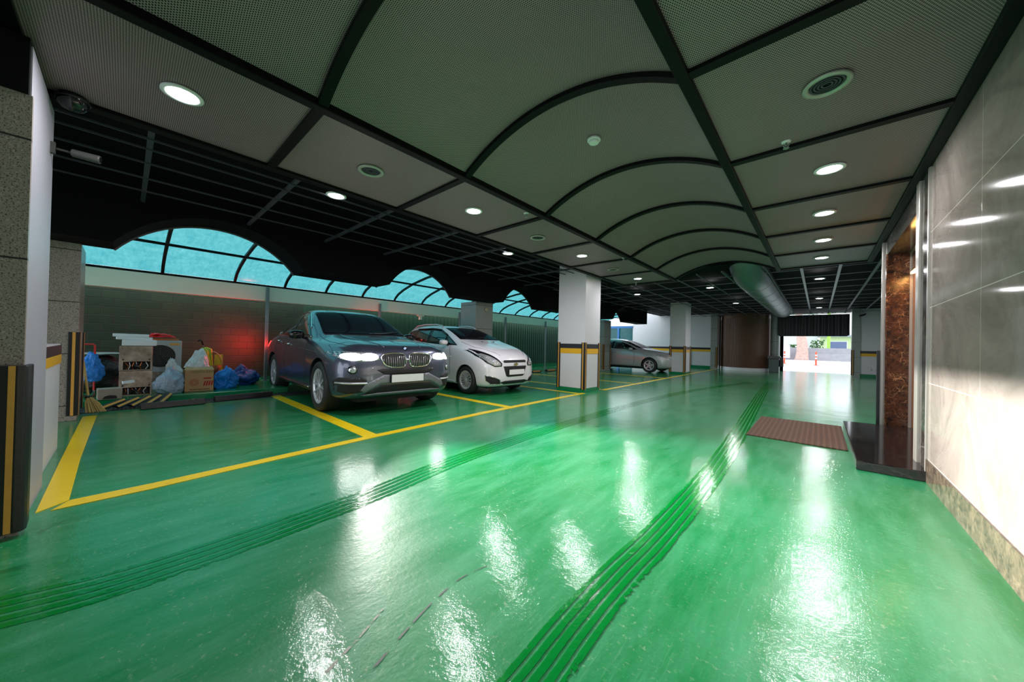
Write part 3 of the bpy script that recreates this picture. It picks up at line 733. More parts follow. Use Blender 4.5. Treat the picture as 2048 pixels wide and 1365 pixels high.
def patch(name, bvh, ax, poly, mat, parent, off=.004, d=.035, depth=.012, smooth=True, use_n=False):
    P = []
    for i in range(len(poly)):
        a, b = Vector(poly[i]), Vector(poly[(i+1) % len(poly)]); k = max(1, int((b-a).length/d))
        for j in range(k): P.append(tuple(a.lerp(b, j/k)))
    vs = [Vector(p) for p in P]; n = len(vs)
    xs = [p[0] for p in P]; ys = [p[1] for p in P]
    gx = min(xs)+d/2
    while gx < max(xs):
        gy = min(ys)+d/2
        while gy < max(ys):
            if in_poly(gx, gy, P) and min((Vector((gx, gy))-q).length for q in vs[:n]) > d*.4: vs.append(Vector((gx, gy)))
            gy += d
        gx += d
    r = delaunay_2d_cdt(vs, [(i, (i+1) % n) for i in range(n)], [], 0, 1e-6)
    V2, F2 = r[0], r[2]; dirv = AX[ax][1]; mb = MB(); pos = []
    for q in V2:
        h, nn = cast(bvh, ax, q[0], q[1]); pos.append(h+(nn if use_n else -dirv)*off)
    fs = [f for f in F2 if in_poly(sum(V2[i][0] for i in f)/3, sum(V2[i][1] for i in f)/3, P)]
    mb.v = [tuple(p) for p in pos]; mb.f = [tuple(f) for f in fs]
    ec = {}
    for f in fs:
        for i in range(3): e = (f[i], f[(i+1) % 3]); ec[tuple(sorted(e))] = ec.get(tuple(sorted(e)), 0)+1
    o = len(mb.v); mp = {}
    for e, c in ec.items():
        if c == 1:
            for i in e:
                if i not in mp: mp[i] = len(mb.v); mb.v.append(tuple(pos[i]+dirv*(depth+off)))
            mb.f.append((e[0], e[1], mp[e[1]], mp[e[0]]))
    return obj(name, mb, mat, parent, smooth=smooth and False) if not smooth else _sm(obj(name, mb, mat, parent), len(fs))
def _sm(o, n):
    for i, p in enumerate(o.data.polygons): p.use_smooth = len(p.vertices) == 3
    return o
def line(name, bvh, ax, pts, r, mat, parent, off=0.0, closed=False, d=.05):
    Q = []
    pp = list(pts)+([pts[0]] if closed else [])
    for i in range(len(pp)-1):
        a, b = Vector(pp[i]), Vector(pp[i+1]); k = max(1, int((b-a).length/d))
        for j in range(k): Q.append(a.lerp(b, j/k))
    Q.append(Vector(pp[-1])); P3 = [cast(bvh, ax, q[0], q[1])[0]-AX[ax][1]*off for q in Q]
    return obj(name, MB().tube(P3, r, 6), mat, parent, smooth=True)

def loft_body(st, wells, crease=None):
    """st: (x, zb, wm, zm, zbelt, wbelt, wtop, ztop) from nose to tail"""
    mb = MB(); half = []
    for (x, zb, wm, zm, zk, wk, wt, zt) in st:
        hgt = max(zt-zk, .02); dr = min(.055, hgt*.22)
        half.append([(0, zb), (wm*.6, zb), (wm*.90, zb+.015), (wm*.975, zb+.09), (wm*.995, zm-.12), (wm, zm), (wm*.985, (zm+zk)/2), (wk+.012, zk-.012),
                     (wk-.028, zk+.012), ((wk-.02)*.5+wt*.5+.018*min(1, hgt*3), zk*.45+(zt-dr)*.55), (wt, zt-dr), (wt*.86, zt-dr*.32), (wt*.45, zt-dr*.06), (0, zt)])
    n = len(half[0]); R_ = 2*n-2
    for i, s_ in enumerate(st):
        h = half[i]; ring = [(s_[0], y, z) for y, z in h]+[(s_[0], -y, z) for y, z in h[-2:0:-1]]; mb.v += ring
    for i in range(len(st)-1):
        for k in range(R_): k2 = (k+1) % R_; mb.f.append((i*R_+k, i*R_+k2, (i+1)*R_+k2, (i+1)*R_+k))
    mb.f.append(tuple(range(R_))); mb.f.append(tuple((len(st)-1)*R_+k for k in range(R_))[::-1])
    me = mb.mesh('body_shell', True); o = bpy.data.objects.new('tmp_body', me); C.objects.link(o)
    q = o.modifiers.new('s', 'SUBSURF'); q.levels = q.render_levels = 2
    cut = MB()
    for x, r, wi, wo, zc in wells:
        for s_ in (1, -1):
            pts = [(x+r*math.cos(a*PI/24), zc+r*math.sin(a*PI/24)) for a in range(-24, 24)]
            cut.prism(pts, 'y', *(sorted((s_*wi, s_*wo))))
    co = bpy.data.objects.new('tmp_cut', cut.mesh('cut')); C.objects.link(co)
    b = o.modifiers.new('b', 'BOOLEAN'); b.operation = 'DIFFERENCE'; b.object = co; b.solver = 'EXACT'
    dg = bpy.context.evaluated_depsgraph_get(); dg.update()
    q_me = bpy.data.meshes.new_from_object(o.evaluated_get(dg))
    o.modifiers.remove(b); dg.update(); full = bpy.data.meshes.new_from_object(o.evaluated_get(bpy.context.evaluated_depsgraph_get()))
    bvh = BVHTree.FromPolygons([v.co.copy() for v in full.vertices], [tuple(p.vertices) for p in full.polygons])
    bpy.data.objects.remove(o); bpy.data.objects.remove(co); bpy.data.meshes.remove(full)
    bm = bmesh.new(); bm.from_mesh(q_me)
    for f in bm.faces: f.smooth = True
    for e in bm.edges:
        if len(e.link_faces) == 2 and e.calc_face_angle(0) > math.radians(38): e.smooth = False
    bm.to_mesh(q_me); bm.free(); return q_me, bvh

def wheel(car, x, y, r, rr, wid, spokes, kind):
    """alloy wheel as a part with tyre and hub as its own pieces; axle along y, outer face towards sign(y)"""
    s_ = 1 if y > 0 else -1; M = Matrix.Translation((x, y, r)) @ Matrix.Rotation(-s_*PI/2, 4, 'X')   # local +z points outwards
    rim = MB(); rim.lathe([(rr, .0), (rr+.006, .0), (rr+.008, -.02), (rr-.02, -.03), (rr-.03, -wid*.8), (rr-.04, -wid*.8), (rr-.035, -.02), (rr-.016, -.004)], 40, M, True)
    for k in range(spokes):
        a0 = 2*PI*k/spokes+.2
        for da, wdt in (((-.5, .2), (.5, .2)) if kind == 'double' else ((-.28, .2), (.28, .2)) if kind == 'y' else ((0, .4),)):
            aw = 2*PI/spokes; a1 = a0+da*aw*(.5 if kind == 'double' else .9); ai = a0+da*aw*(.35 if kind == 'double' else .2); ww = rr*(.055 if kind != 'single' else .12)
            p0 = Vector((math.cos(ai), math.sin(ai), 0))*rr*.16; p1 = Vector((math.cos(a1), math.sin(a1), 0))*(rr-.008); t_ = (p1-p0).normalized().cross(Vector((0, 0, 1)))
            zi, zo = -.012, -.006
            vs = [p0-t_*ww*1.1, p0+t_*ww*1.1, p1+t_*ww*(.75 if kind != 'single' else 1.1), p1-t_*ww*(.75 if kind != 'single' else 1.1)]
            vv = [M @ (v+Vector((0, 0, zi if i < 2 else zo))) for i, v in enumerate(vs)]+[M @ (v+Vector((0, 0, -.045))) for v in vs]
            rim.add(vv, [(0, 1, 2, 3), (7, 6, 5, 4), (0, 4, 5, 1), (1, 5, 6, 2), (2, 6, 7, 3), (3, 7, 4, 0)])
    w_ = obj('wheel', rim, M_alloy, car)
    obj('tyre', MB().lathe([(rr, -.004), (rr+.02, .008), ((rr+r)/2, .014), (r-.02, .004), (r-.004, -.02), (r, -.045), (r, -wid+.04), (r-.01, -wid+.015), (rr+.02, -wid), (rr, -wid)], 48, M, True), M_tyre, w_, smooth=True)
    obj('hub_cap', MB().lathe([(0, -.002), (rr*.16, -.004), (rr*.19, -.014), (rr*.19, -.05), (0, -.05)], 24, M), M_alloy, w_, smooth=True)
    obj('brake_disc', MB().lathe([(0, -.085), (rr*.62, -.085), (rr*.62, -.10), (0, -.10)], 28, M), M_steel, w_); obj('barrel', MB().lathe([(0, -.13), (rr-.03, -.13), (rr-.028, -.02)], 28, M), M_dark, w_)
    return w_
def liner(car, x, y0, y1, r, zc):
    mb = MB(); n = 24; 
    for yy in (y0, y1):
        for i in range(n+1): a = -.25+(PI+.5)*i/n; mb.v.append((x+r*math.cos(a), yy, zc+r*math.sin(a)))
    mb.f = [(i, i+1, n+2+i, n+1+i) for i in range(n)]; mb.f.append(tuple(range(n+1))); obj('wheel_arch_liner', mb, M_dark, car)
def mirror_part(car, x, y, z, mat, s_=1.0, L=.11):
    sg = 1 if y > 0 else -1
    mb = MB(); o = []
    for i, (dx, w_, h_) in enumerate(((.07, .5, .5), (.05, .85, .85), (0, 1, 1), (-.05, 1, 1), (-.07, .92, .92))):
        for k in range(16): a = 2*PI*k/16; c_, q_ = math.cos(a), math.sin(a); c_ = math.copysign(abs(c_)**.7, c_); q_ = math.copysign(abs(q_)**.7, q_); mb.v.append((x+dx*s_, y+sg*(.10*s_)+L*s_*w_*c_, z+.07*s_*h_*q_+.0))
    for i in range(4):
        for k in range(16): k2 = (k+1) % 16; mb.f.append((i*16+k, i*16+k2, (i+1)*16+k2, (i+1)*16+k))
    mb.f.append(tuple(range(16))); mb.f.append(tuple(64+k for k in range(16)))
    w_ = obj('door_mirror', mb, mat, car, smooth=True)
    obj('mirror_base', MB().tube([(x, y-sg*.06, z-.07), (x, y+sg*.02, z-.045), (x, y+sg*.07, z-.03)], .022*s_, 8), M_rubber, w_, smooth=True)
    obj('mirror_glass', MB().cbox((x-.072*s_, y+sg*.10*s_, z), (.004, .18*s_, .10*s_)), M_chrome, w_)
def handle(car, bvh, x, z, sy, mat, L=.11):
    ax = 'y+' if sy > 0 else 'y-'; h = [cast(bvh, ax, x+dx, z)[0]+Vector((0, sy*(.028 if i in (1, 2, 3) else .004), 0)) for i, dx in enumerate((-L, -L*.75, 0, L*.75, L))]
    obj('door_handle', MB().tube(h, .014, 8), mat, car, smooth=True)
def plate(car, x, y, z, w_=.26, h_=.055, tilt=0.0):
    f_ = obj('plate_frame', MB().cbox((0, 0, 0), (.012, 2*w_+.02, 2*h_+.02)), M_rubber, car, loc=(x, y, z), rot=(0, tilt, 0), bevel=.003)
    obj('number_plate', MB().cbox((.009, 0, 0), (.005, 2*w_, 2*h_)), M_plate, f_); return f_
def wiper(car, pts): obj('wiper', MB().tube(pts, .007, 6), M_rubber, car)

def side_poly(P, inset): return P

# ---- slate grey coupe SUV, headlamps lit
def build_suv():
    c = thing('car', 'slate grey sporty SUV with lit headlamps parked nose out', 'car', (-6.52, 2.76, 0), math.radians(-2.8), scale=.93)
    st = [(2.37, .50, .40, .62, .70, .36, .30, .76), (2.34, .36, .66, .60, .80, .60, .46, .88), (2.27, .27, .80, .60, .87, .72, .55, .955), (2.14, .22, .895, .62, .92, .79, .60, 1.015),
          (1.95, .20, .955, .64, .955, .83, .62, 1.05), (1.70, .20, .985, .67, .985, .86, .64, 1.085), (1.35, .20, .99, .70, 1.02, .885, .66, 1.12), (1.02, .20, .985, .72, 1.045, .90, .70, 1.155),
          (.86, .20, .985, .73, 1.055, .905, .765, 1.205), (.45, .20, .985, .74, 1.07, .905, .735, 1.42), (.10, .20, .985, .75, 1.085, .90, .685, 1.585), (-.12, .20, .985, .75, 1.09, .895, .65, 1.65), (-.5, .20, .985, .76, 1.10, .89, .60, 1.685), (-1.0, .20, .985, .77, 1.115, .885, .58, 1.665),
          (-1.45, .20, 1.0, .78, 1.13, .88, .555, 1.56), (-1.85, .22, 1.0, .78, 1.14, .865, .54, 1.39), (-2.12, .26, .97, .78, 1.13, .83, .55, 1.23), (-2.30, .32, .91, .76, 1.08, .78, .56, 1.14), (-2.38, .42, .82, .72, 1.0, .70, .50, 1.05), (-2.41, .5, .6, .7, .92, .5, .4, .96)]
    me, b = loft_body(st, [(1.465, .425, .60, 1.2, .375), (-1.465, .425, .60, 1.2, .375)])
    body = obj('body', me, M_grey, c)
    for x in (1.465, -1.465):
        for s_ in (1, -1): wheel(c, x, s_*.965, .375, .255, .24, 5, 'y'); liner(c, x, s_*.61, s_*.95, .42, .375)
    P = patch
    # glass
    P('windscreen', b, 'x+', [(-.73, 1.18), (.73, 1.18), (.625, 1.585), (.3, 1.605), (-.3, 1.605), (-.625, 1.585)], M_wscreen, c, .012)
    P('cowl', b, 'x+', [(-.73, 1.155), (.73, 1.155), (.72, 1.185), (-.72, 1.185)], M_rubber, c, .004)
    P('rear_window', b, 'x-', [(-.52, 1.24), (.52, 1.24), (.46, 1.5), (-.46, 1.5)], M_cglass, c, .006)
    for s_, ax in ((1, 'y+'), (-1, 'y-')):
        frame = [(.68, 1.125), (.46, 1.25), (.10, 1.465), (-.14, 1.565), (-.5, 1.60), (-1.0, 1.578), (-1.44, 1.465), (-1.80, 1.28), (-1.85, 1.20), (-1.70, 1.165)]
        P('window_surround', b, ax, frame, M_blackgloss, c, .003)
        P('front_side_window', b, ax, [(.60, 1.14), (.42, 1.242), (.08, 1.445), (-.15, 1.54), (-.48, 1.575), (-.50, 1.145)], M_cglass, c, .009)
        P('rear_side_window', b, ax, [(-.56, 1.15), (-.54, 1.575), (-1.0, 1.553), (-1.25, 1.495), (-1.27, 1.17)], M_cglass, c, .009)
        P('quarter_window', b, ax, [(-1.33, 1.185), (-1.30, 1.445), (-1.42, 1.41), (-1.74, 1.25), (-1.72, 1.205)], M_cglass, c, .009)
        line('window_chrome', b, ax, [(.70, 1.12), (-.5, 1.13), (-1.3, 1.155), (-1.72, 1.165), (-1.87, 1.20), (-1.80, 1.29), (-1.44, 1.48), (-1.0, 1.592), (-.5, 1.615), (-.14, 1.58), (.11, 1.48), (.47, 1.262)], .010, M_chrome, c, .006)
        line('door_seam', b, ax, [(.72, 1.03), (.78, .9), (.80, .6), (.74, .38), (-.3, .36), (-.45, .36), (-.53, .6), (-.53, 1.1)], .004, M_dark, c, 0)
        line('door_seam', b, ax, [(-.53, .36), (-1.0, .36), (-1.08, .55), (-1.25, .75), (-1.33, 1.1)], .004, M_dark, c, 0)
        P('sill_trim', b, ax, [(.98, .24), (.98, .30), (-.98, .30), (-.98, .24)], M_rubber, c, .012)
        line('sill_chrome', b, ax, [(.98, .315), (-.98, .315)], .012, M_chrome, c, .012)
        handle(c, b, -.40, .98, s_, M_chrome); handle(c, b, -1.22, 1.03, s_, M_chrome)
        mirror_part(c, .52, s_*.93, 1.15, M_blackgloss, 1.05)
        # lamps: lens body and the lit headlamp inside it
        hl = [(s_*.43, .80), (s_*.45, .885), (s_*.62, .905), (s_*.82, .915), (s_*.915, .905), (s_*.93, .87), (s_*.86, .80), (s_*.62, .775)]
        if s_ < 0: hl = hl[::-1]
        h_ = P('headlamp', b, 'x+', hl, M_lens, c, .006, .03)
        for yc, rx in ((.565, .115), (.76, .11)):
            ring = [(s_*yc+rx*math.cos(2*PI*k/20), .843+.052*math.sin(2*PI*k/20)) for k in range(20)]
            o_ = P('lit_lens', b, 'x+', ring, M_head, c, .016, .03); o_.parent = h_
        P('side_intake', b, 'x+', [(s_*q[0], q[1]) for q in ((.60, .36), (.60, .52), (.66, .555), (.90, .555), (.935, .50), (.92, .36), (.82, .325))][::s_], M_dark, c, .005, .03)
        line('intake_blade', b, 'x+', [(s_*.60, .475), (s_*.92, .475)], .014, M_alloy, c, .012)
        fg = [(s_*.775+.055*math.cos(2*PI*k/18), .66+.055*math.sin(2*PI*k/18)) for k in range(18)]; f_ = P('fog_lamp', b, 'x+', fg, M_blackgloss, c, .005, .03)
        fg = [(s_*.775+.040*math.cos(2*PI*k/18), .66+.040*math.sin(2*PI*k/18)) for k in range(18)]; o_ = P('fog_lens', b, 'x+', fg, M_lens, c, .011, .03); o_.parent = f_
        # kidney grille with chrome rim and vertical bars
        kd = [(s_*.035, .715), (s_*.028, .865), (s_*.07, .90), (s_*.33, .89), (s_*.41, .86), (s_*.39, .76), (s_*.31, .695), (s_*.09, .685)]
        k_ = P('kidney_grille', b, 'x+', kd[::s_], M_dark, c, .004, .03)
        r_ = line('grille_rim', b, 'x+', smooth_poly(kd, 1), .010, M_chrome, c, .008, True); r_.parent = k_
        for j in range(10):
            yy = .065+.034*j; lo = .70 if j < 8 else .74; o_ = line('grille_bar', b, 'x+', [(s_*yy, lo), (s_*yy, .882 - .002*j)], .003, M_chrome, c, .014); o_.parent = k_
        P('tail_lamp', b, 'x-', [(s_*q[0], q[1]) for q in ((.42, .92), (.42, 1.0), (.70, 1.05), (.92, 1.0), (.93, .90), (.70, .88))][::s_], M_tail, c, .01, .04)
        P('tail_lamp_wrap', b, ax, [(-1.98, .93), (-2.02, 1.02), (-2.36, 1.02), (-2.38, .90), (-2.2, .88)], M_tail, c, .008, .03)
        area_light('tail_lamp_light', (-2.30, s_*1.0, .95), 20, .10, Vector((.35, -s_*.9, 0)).to_track_quat('Z', 'Y').to_euler(), (1, .03, .02), 'RECTANGLE', .1, parent=c)
        line('shoulder_crease', b, ax, [(1.3, .88), (.3, .92), (-.6, .95), (-1.6, 1.0), (-2.1, 1.03)], .006, M_grey, c, -.002)
    P('lower_grille', b, 'x+', [(-.47, .655), (-.36, .59), (.36, .59), (.47, .655), (.40, .67), (-.40, .67)], M_dark, c, .004, .03)
    P('bumper_intake', b, 'x+', [(-.62, .325), (-.40, .435), (.40, .435), (.62, .325), (.45, .30), (-.45, .30)], M_dark, c, .004, .03)
    P('skid_trim', b, 'x+', [(-.66, .305), (-.60, .28), (.60, .28), (.66, .305), (.44, .325), (-.44, .325)], M_blade, c, .014, .03)
    for s_ in (1, -1): P('bumper_blade', b, 'x+', [(s_*q[0], q[1]) for q in ((.28, .47), (.28, .575), (.36, .585), (.62, .46), (.68, .37), (.62, .345), (.42, .45))][::s_], M_blade, c, .010, .03)
    plate(c, 2.385, 0, .525, .26, .055)
    # bonnet: power-dome creases, shut lines, badge
    for s_ in (1, -1):
        line('bonnet_crease', b, 'z+', [(.95, s_*.50), (1.5, s_*.46), (2.0, s_*.36), (2.2, s_*.30)], .010, M_grey, c, -.004)
        line('bonnet_seam', b, 'z+', [(.82, s_*.78), (1.4, s_*.80), (1.9, s_*.74), (2.18, s_*.60)], .004, M_dark, c, 0)
        wiper(c, [tuple(cast(b, 'x+', s_*.05+.05, 1.185)[0]+Vector((.02, 0, .01))), tuple(cast(b, 'x+', s_*.05+.40, 1.21)[0]+Vector((.02, 0, .01))), tuple(cast(b, 'x+', s_*.05+.58, 1.235)[0]+Vector((.02, 0, .01)))])
    hp, hn = cast(b, 'x+', 0, .955); M_ = Matrix.Translation(hp+Vector((.008, 0, .006))) @ Vector((1, 0, .75)).to_track_quat('Z', 'Y').to_matrix().to_4x4()
    bd = obj('bonnet_badge', MB().lathe([(0, 0), (.041, 0), (.041, .006), (0, .006)], 28, M_), M_blackgloss, c)
    obj('badge_rim', MB().lathe([(.038, .004), (.043, .004), (.043, .010), (.038, .010)], 28, M_, True).lathe([(.024, .005), (.026, .005), (.026, .009), (.024, .009)], 28, M_, True), M_chrome, bd)
    for q in range(4):
        pts = [(0, 0)]+[(.024*math.cos(PI/2*(q+k/6)), .024*math.sin(PI/2*(q+k/6))) for k in range(7)]
        obj('badge_quarter', MB().prism(pts, 'z', .005, .008, M_), M_bmwblue if q % 2 else M_plate, bd)
    obj('underbody', MB().box((-2.1, -.62, .17), (2.05, .62, .42)), M_dark, c)
    for i, (x, z) in enumerate(((.45, 1.39), (.38, 1.43))):
        pass
    # headlamp light: low beams, with a plate added above to cut them off level
    for s_ in (1, -1):
        l = bpy.data.lights.new('low_beam', 'SPOT'); l.energy = HEAD_W; l.spot_size = math.radians(60); l.spot_blend = 1.0; l.shadow_soft_size = .0012; l.color = (1, .97, .9)
        o = bpy.data.objects.new('low_beam', l); C.objects.link(o); o.parent = c; hx = cast(b, 'x+', s_*.66, .835)[0].x; o.location = (hx+.045, s_*.66, .838)
        o.rotation_euler = Vector((1, 0, .03)).to_track_quat('-Z', 'Y').to_euler()
        obj('beam_cutoff_plate', MB().box((hx-.02, s_*.66-.10, .846), (hx+.125, s_*.66+.10, .850)).box((hx+.121, s_*.66-.10, .839), (hx+.125, s_*.66+.10, .850)), M_lens, c)  # added light blocker, not a part of the car
    return c
HEAD_W = 3600.0
suv = build_suv()

def build_compact():
    c = thing('car', 'small white hatchback with roof rails parked right of the grey SUV', 'car', (-6.26, 5.20, 0), math.radians(-1.5), scale=.935)
    st = [(1.90, .34, .36, .48, .60, .32, .26, .66), (1.87, .22, .58, .50, .68, .52, .40, .76), (1.78, .17, .70, .52, .75, .62, .48, .85), (1.62, .15, .765, .55, .82, .68, .53, .93),
          (1.40, .15, .79, .57, .88, .71, .57, 1.005), (1.12, .15, .798, .60, .94, .725, .60, 1.075), (.92, .15, .798, .62, .965, .735, .63, 1.12), (.80, .15, .798, .63, .975, .74, .635, 1.165),
          (.40, .15, .798, .64, .99, .74, .60, 1.335), (.10, .15, .798, .65, 1.0, .735, .57, 1.435), (-.12, .15, .798, .65, 1.005, .735, .56, 1.475), (-.6, .15, .798, .66, 1.03, .73, .55, 1.50), (-1.1, .16, .80, .67, 1.06, .72, .53, 1.485),
          (-1.45, .18, .79, .67, 1.09, .70, .51, 1.44), (-1.60, .22, .76, .66, 1.06, .67, .49, 1.32), (-1.69, .30, .70, .64, .98, .62, .46, 1.10), (-1.72, .38, .5, .6, .9, .45, .36, .98)]
    me, b = loft_body(st, [(1.19, .325, .50, 1.1, .29), (-1.19, .325, .50, 1.1, .29)]); obj('body', me, M_wht, c); P = patch
    for x in (1.19, -1.19):
        for s_ in (1, -1): wheel(c, x, s_*.775, .29, .19, .18, 7, 'double'); liner(c, x, s_*.51, s_*.765, .322, .29)
    P('windscreen', b, 'x+', [(-.60, 1.145), (.60, 1.145), (.50, 1.41), (.25, 1.425), (-.25, 1.425), (-.50, 1.41)], M_wscreen, c, .012)
    for s_, ax in ((1, 'y+'), (-1, 'y-')):
        P('window_surround', b, ax, [(.80, 1.01), (.60, 1.12), (.30, 1.27), (.05, 1.365), (-.35, 1.40), (-.95, 1.395), (-1.40, 1.33), (-1.38, 1.16), (-.6, 1.06), (.3, 1.01)], M_blackgloss, c, .003)
        P('front_side_window', b, ax, [(.36, 1.035), (.35, 1.20), (.06, 1.33), (-.28, 1.36), (-.30, 1.065)], M_cglass, c, .009); P('front_quarter_window', b, ax, [(.74, 1.025), (.42, 1.19), (.43, 1.03)], M_cglass, c, .009)
        P('rear_side_window', b, ax, [(-.38, 1.075), (-.36, 1.36), (-.9, 1.355), (-1.0, 1.14)], M_cglass, c, .009)
        line('rain_visor', b, ax, [(.34, 1.245), (.05, 1.365), (-.3, 1.395), (-.95, 1.385)], .018, M_blackgloss, c, .02)
        line('door_seam', b, ax, [(.58, 1.0), (.66, .8), (.66, .4), (.5, .27), (-.25, .25), (-.32, .5), (-.34, 1.05)], .004, M_dark, c, 0)
        line('door_seam', b, ax, [(-.34, .25), (-.72, .28), (-.85, .6), (-1.02, .8), (-1.04, 1.1)], .004, M_dark, c, 0)
        handle(c, b, -.2, .90, s_, M_wht, .09); P('sill_skirt', b, ax, [(.80, .17), (.80, .245), (-.80, .245), (-.80, .17)], M_wht, c, .02)
        mirror_part(c, .50, s_*.76, 1.065, M_wht, .85)
        pts = [tuple(cast(b, 'z+', x, s_*.50)[0]+Vector((0, 0, dz))) for x, dz in ((.02, .0), (-.08, .035), (-.3, .05), (-.8, .05), (-1.15, .045), (-1.3, .0))]
        obj('roof_rail', MB().tube(pts, .016, 8), M_alloy, c, smooth=True)
        hl = [(s_*q[0], q[1]) for q in ((.40, .60), (.385, .66), (.46, .74), (.56, .84), (.64, .91), (.69, .945), (.735, .92), (.735, .80), (.69, .67), (.57, .595))][::s_]
        h_ = P('headlamp', b, 'x+', hl, M_blackgloss, c, .006, .028)
        hl = [(s_*q[0], q[1]) for q in ((.43, .615), (.42, .655), (.50, .73), (.58, .80), (.66, .86), (.715, .84), (.70, .74), (.66, .67), (.57, .612))][::s_]; o_ = P('lamp_lens', b, 'x+', hl, M_lens, c, .011, .026); o_.parent = h_
        fi = [(s_*q[0], q[1]) for q in ((.40, .24), (.44, .33), (.58, .385), (.715, .42), (.70, .31), (.62, .24))][::s_]
        f_ = P('fog_surround', b, 'x+', fi, M_dark, c, .005, .026); o_ = line('fog_rim', b, 'x+', fi, .008, M_chrome, c, .008, True); o_.parent = f_
        P('tail_lamp', b, 'x-', [(s_*q[0], q[1]) for q in ((.45, .8), (.45, .92), (.62, .95), (.62, .8))][::s_], simple('unlit_tail_lamp', srgb(120, 16, 16), .2), c, .01, .04)
    P('upper_grille', b, 'x+', [(-.33, .675), (-.35, .70), (-.32, .725), (.32, .725), (.35, .70), (.33, .675)], M_dark, c, .006, .03)
    P('lower_grille', b, 'x+', [(-.35, .60), (.35, .60), (.27, .40), (.22, .38), (-.22, .38), (-.27, .40)], M_dark, c, .006, .03)
    P('bumper_strip', b, 'x+', [(-.44, .27), (-.30, .225), (.30, .225), (.44, .27), (.30, .30), (-.30, .30)], M_rubber, c, .010, .03)
    plate(c, 1.915, .03, .475, .235, .052)
    hp, _n = cast(b, 'x+', 0, .63); M_ = Matrix.Translation(hp+Vector((.012, 0, .005))) @ Matrix(((0, 0, 1, 0), (1, 0, 0, 0), (0, 1, 0, 0), (0, 0, 0, 1)))
    bd = obj('bow_tie_badge', MB().prism([(-.07, -.008), (-.062, .020), (-.025, .020), (-.025, .034), (.032, .034), (.030, .020), (.07, .020), (.062, -.014), (.025, -.014), (.025, -.032), (-.032, -.032), (-.030, -.014), (-.068, -.014)], 'z', 0, .010, M_), M_chrome, c)
    obj('badge_face', MB().prism([(-.058, -.006), (-.054, .014), (-.018, .014), (-.018, .028), (.026, .028), (.024, .014), (.060, .014), (.054, -.008), (.018, -.008), (.018, -.026), (-.026, -.026), (-.024, -.008)], 'z', .010, .013, M_), M_gold, bd)
    line('bonnet_seam', b, 'x+', [(-.40, .70), (-.36, .695)], .003, M_dark, c); 
    for s_ in (1, -1):
        line('bonnet_seam', b, 'z+', [(.86, s_*.64), (1.3, s_*.62), (1.62, s_*.50), (1.80, s_*.36)], .004, M_dark, c, 0)
        p_ = cast(b, 'z+', 1.02, s_*.18)[0]; obj('washer_jet', MB().cbox((p_.x, p_.y, p_.z+.004), (.03, .03, .012)), M_rubber, c)
    wiper(c, [tuple(cast(b, 'x+', y, z)[0]+Vector((.03, 0, .01))) for y, z in ((-.5, 1.15), (-.1, 1.165), (.12, 1.19))]); obj('antenna', MB().tube([tuple(cast(b, 'z+', -.05, 0)[0]), tuple(cast(b, 'z+', -.05, 0)[0]+Vector((-.12, 0, .03)))], .012, 8), M_rubber, c)
    obj('underbody', MB().box((-1.5, -.5, .13), (1.6, .5, .32)), M_dark, c)
    return c
build_compact()

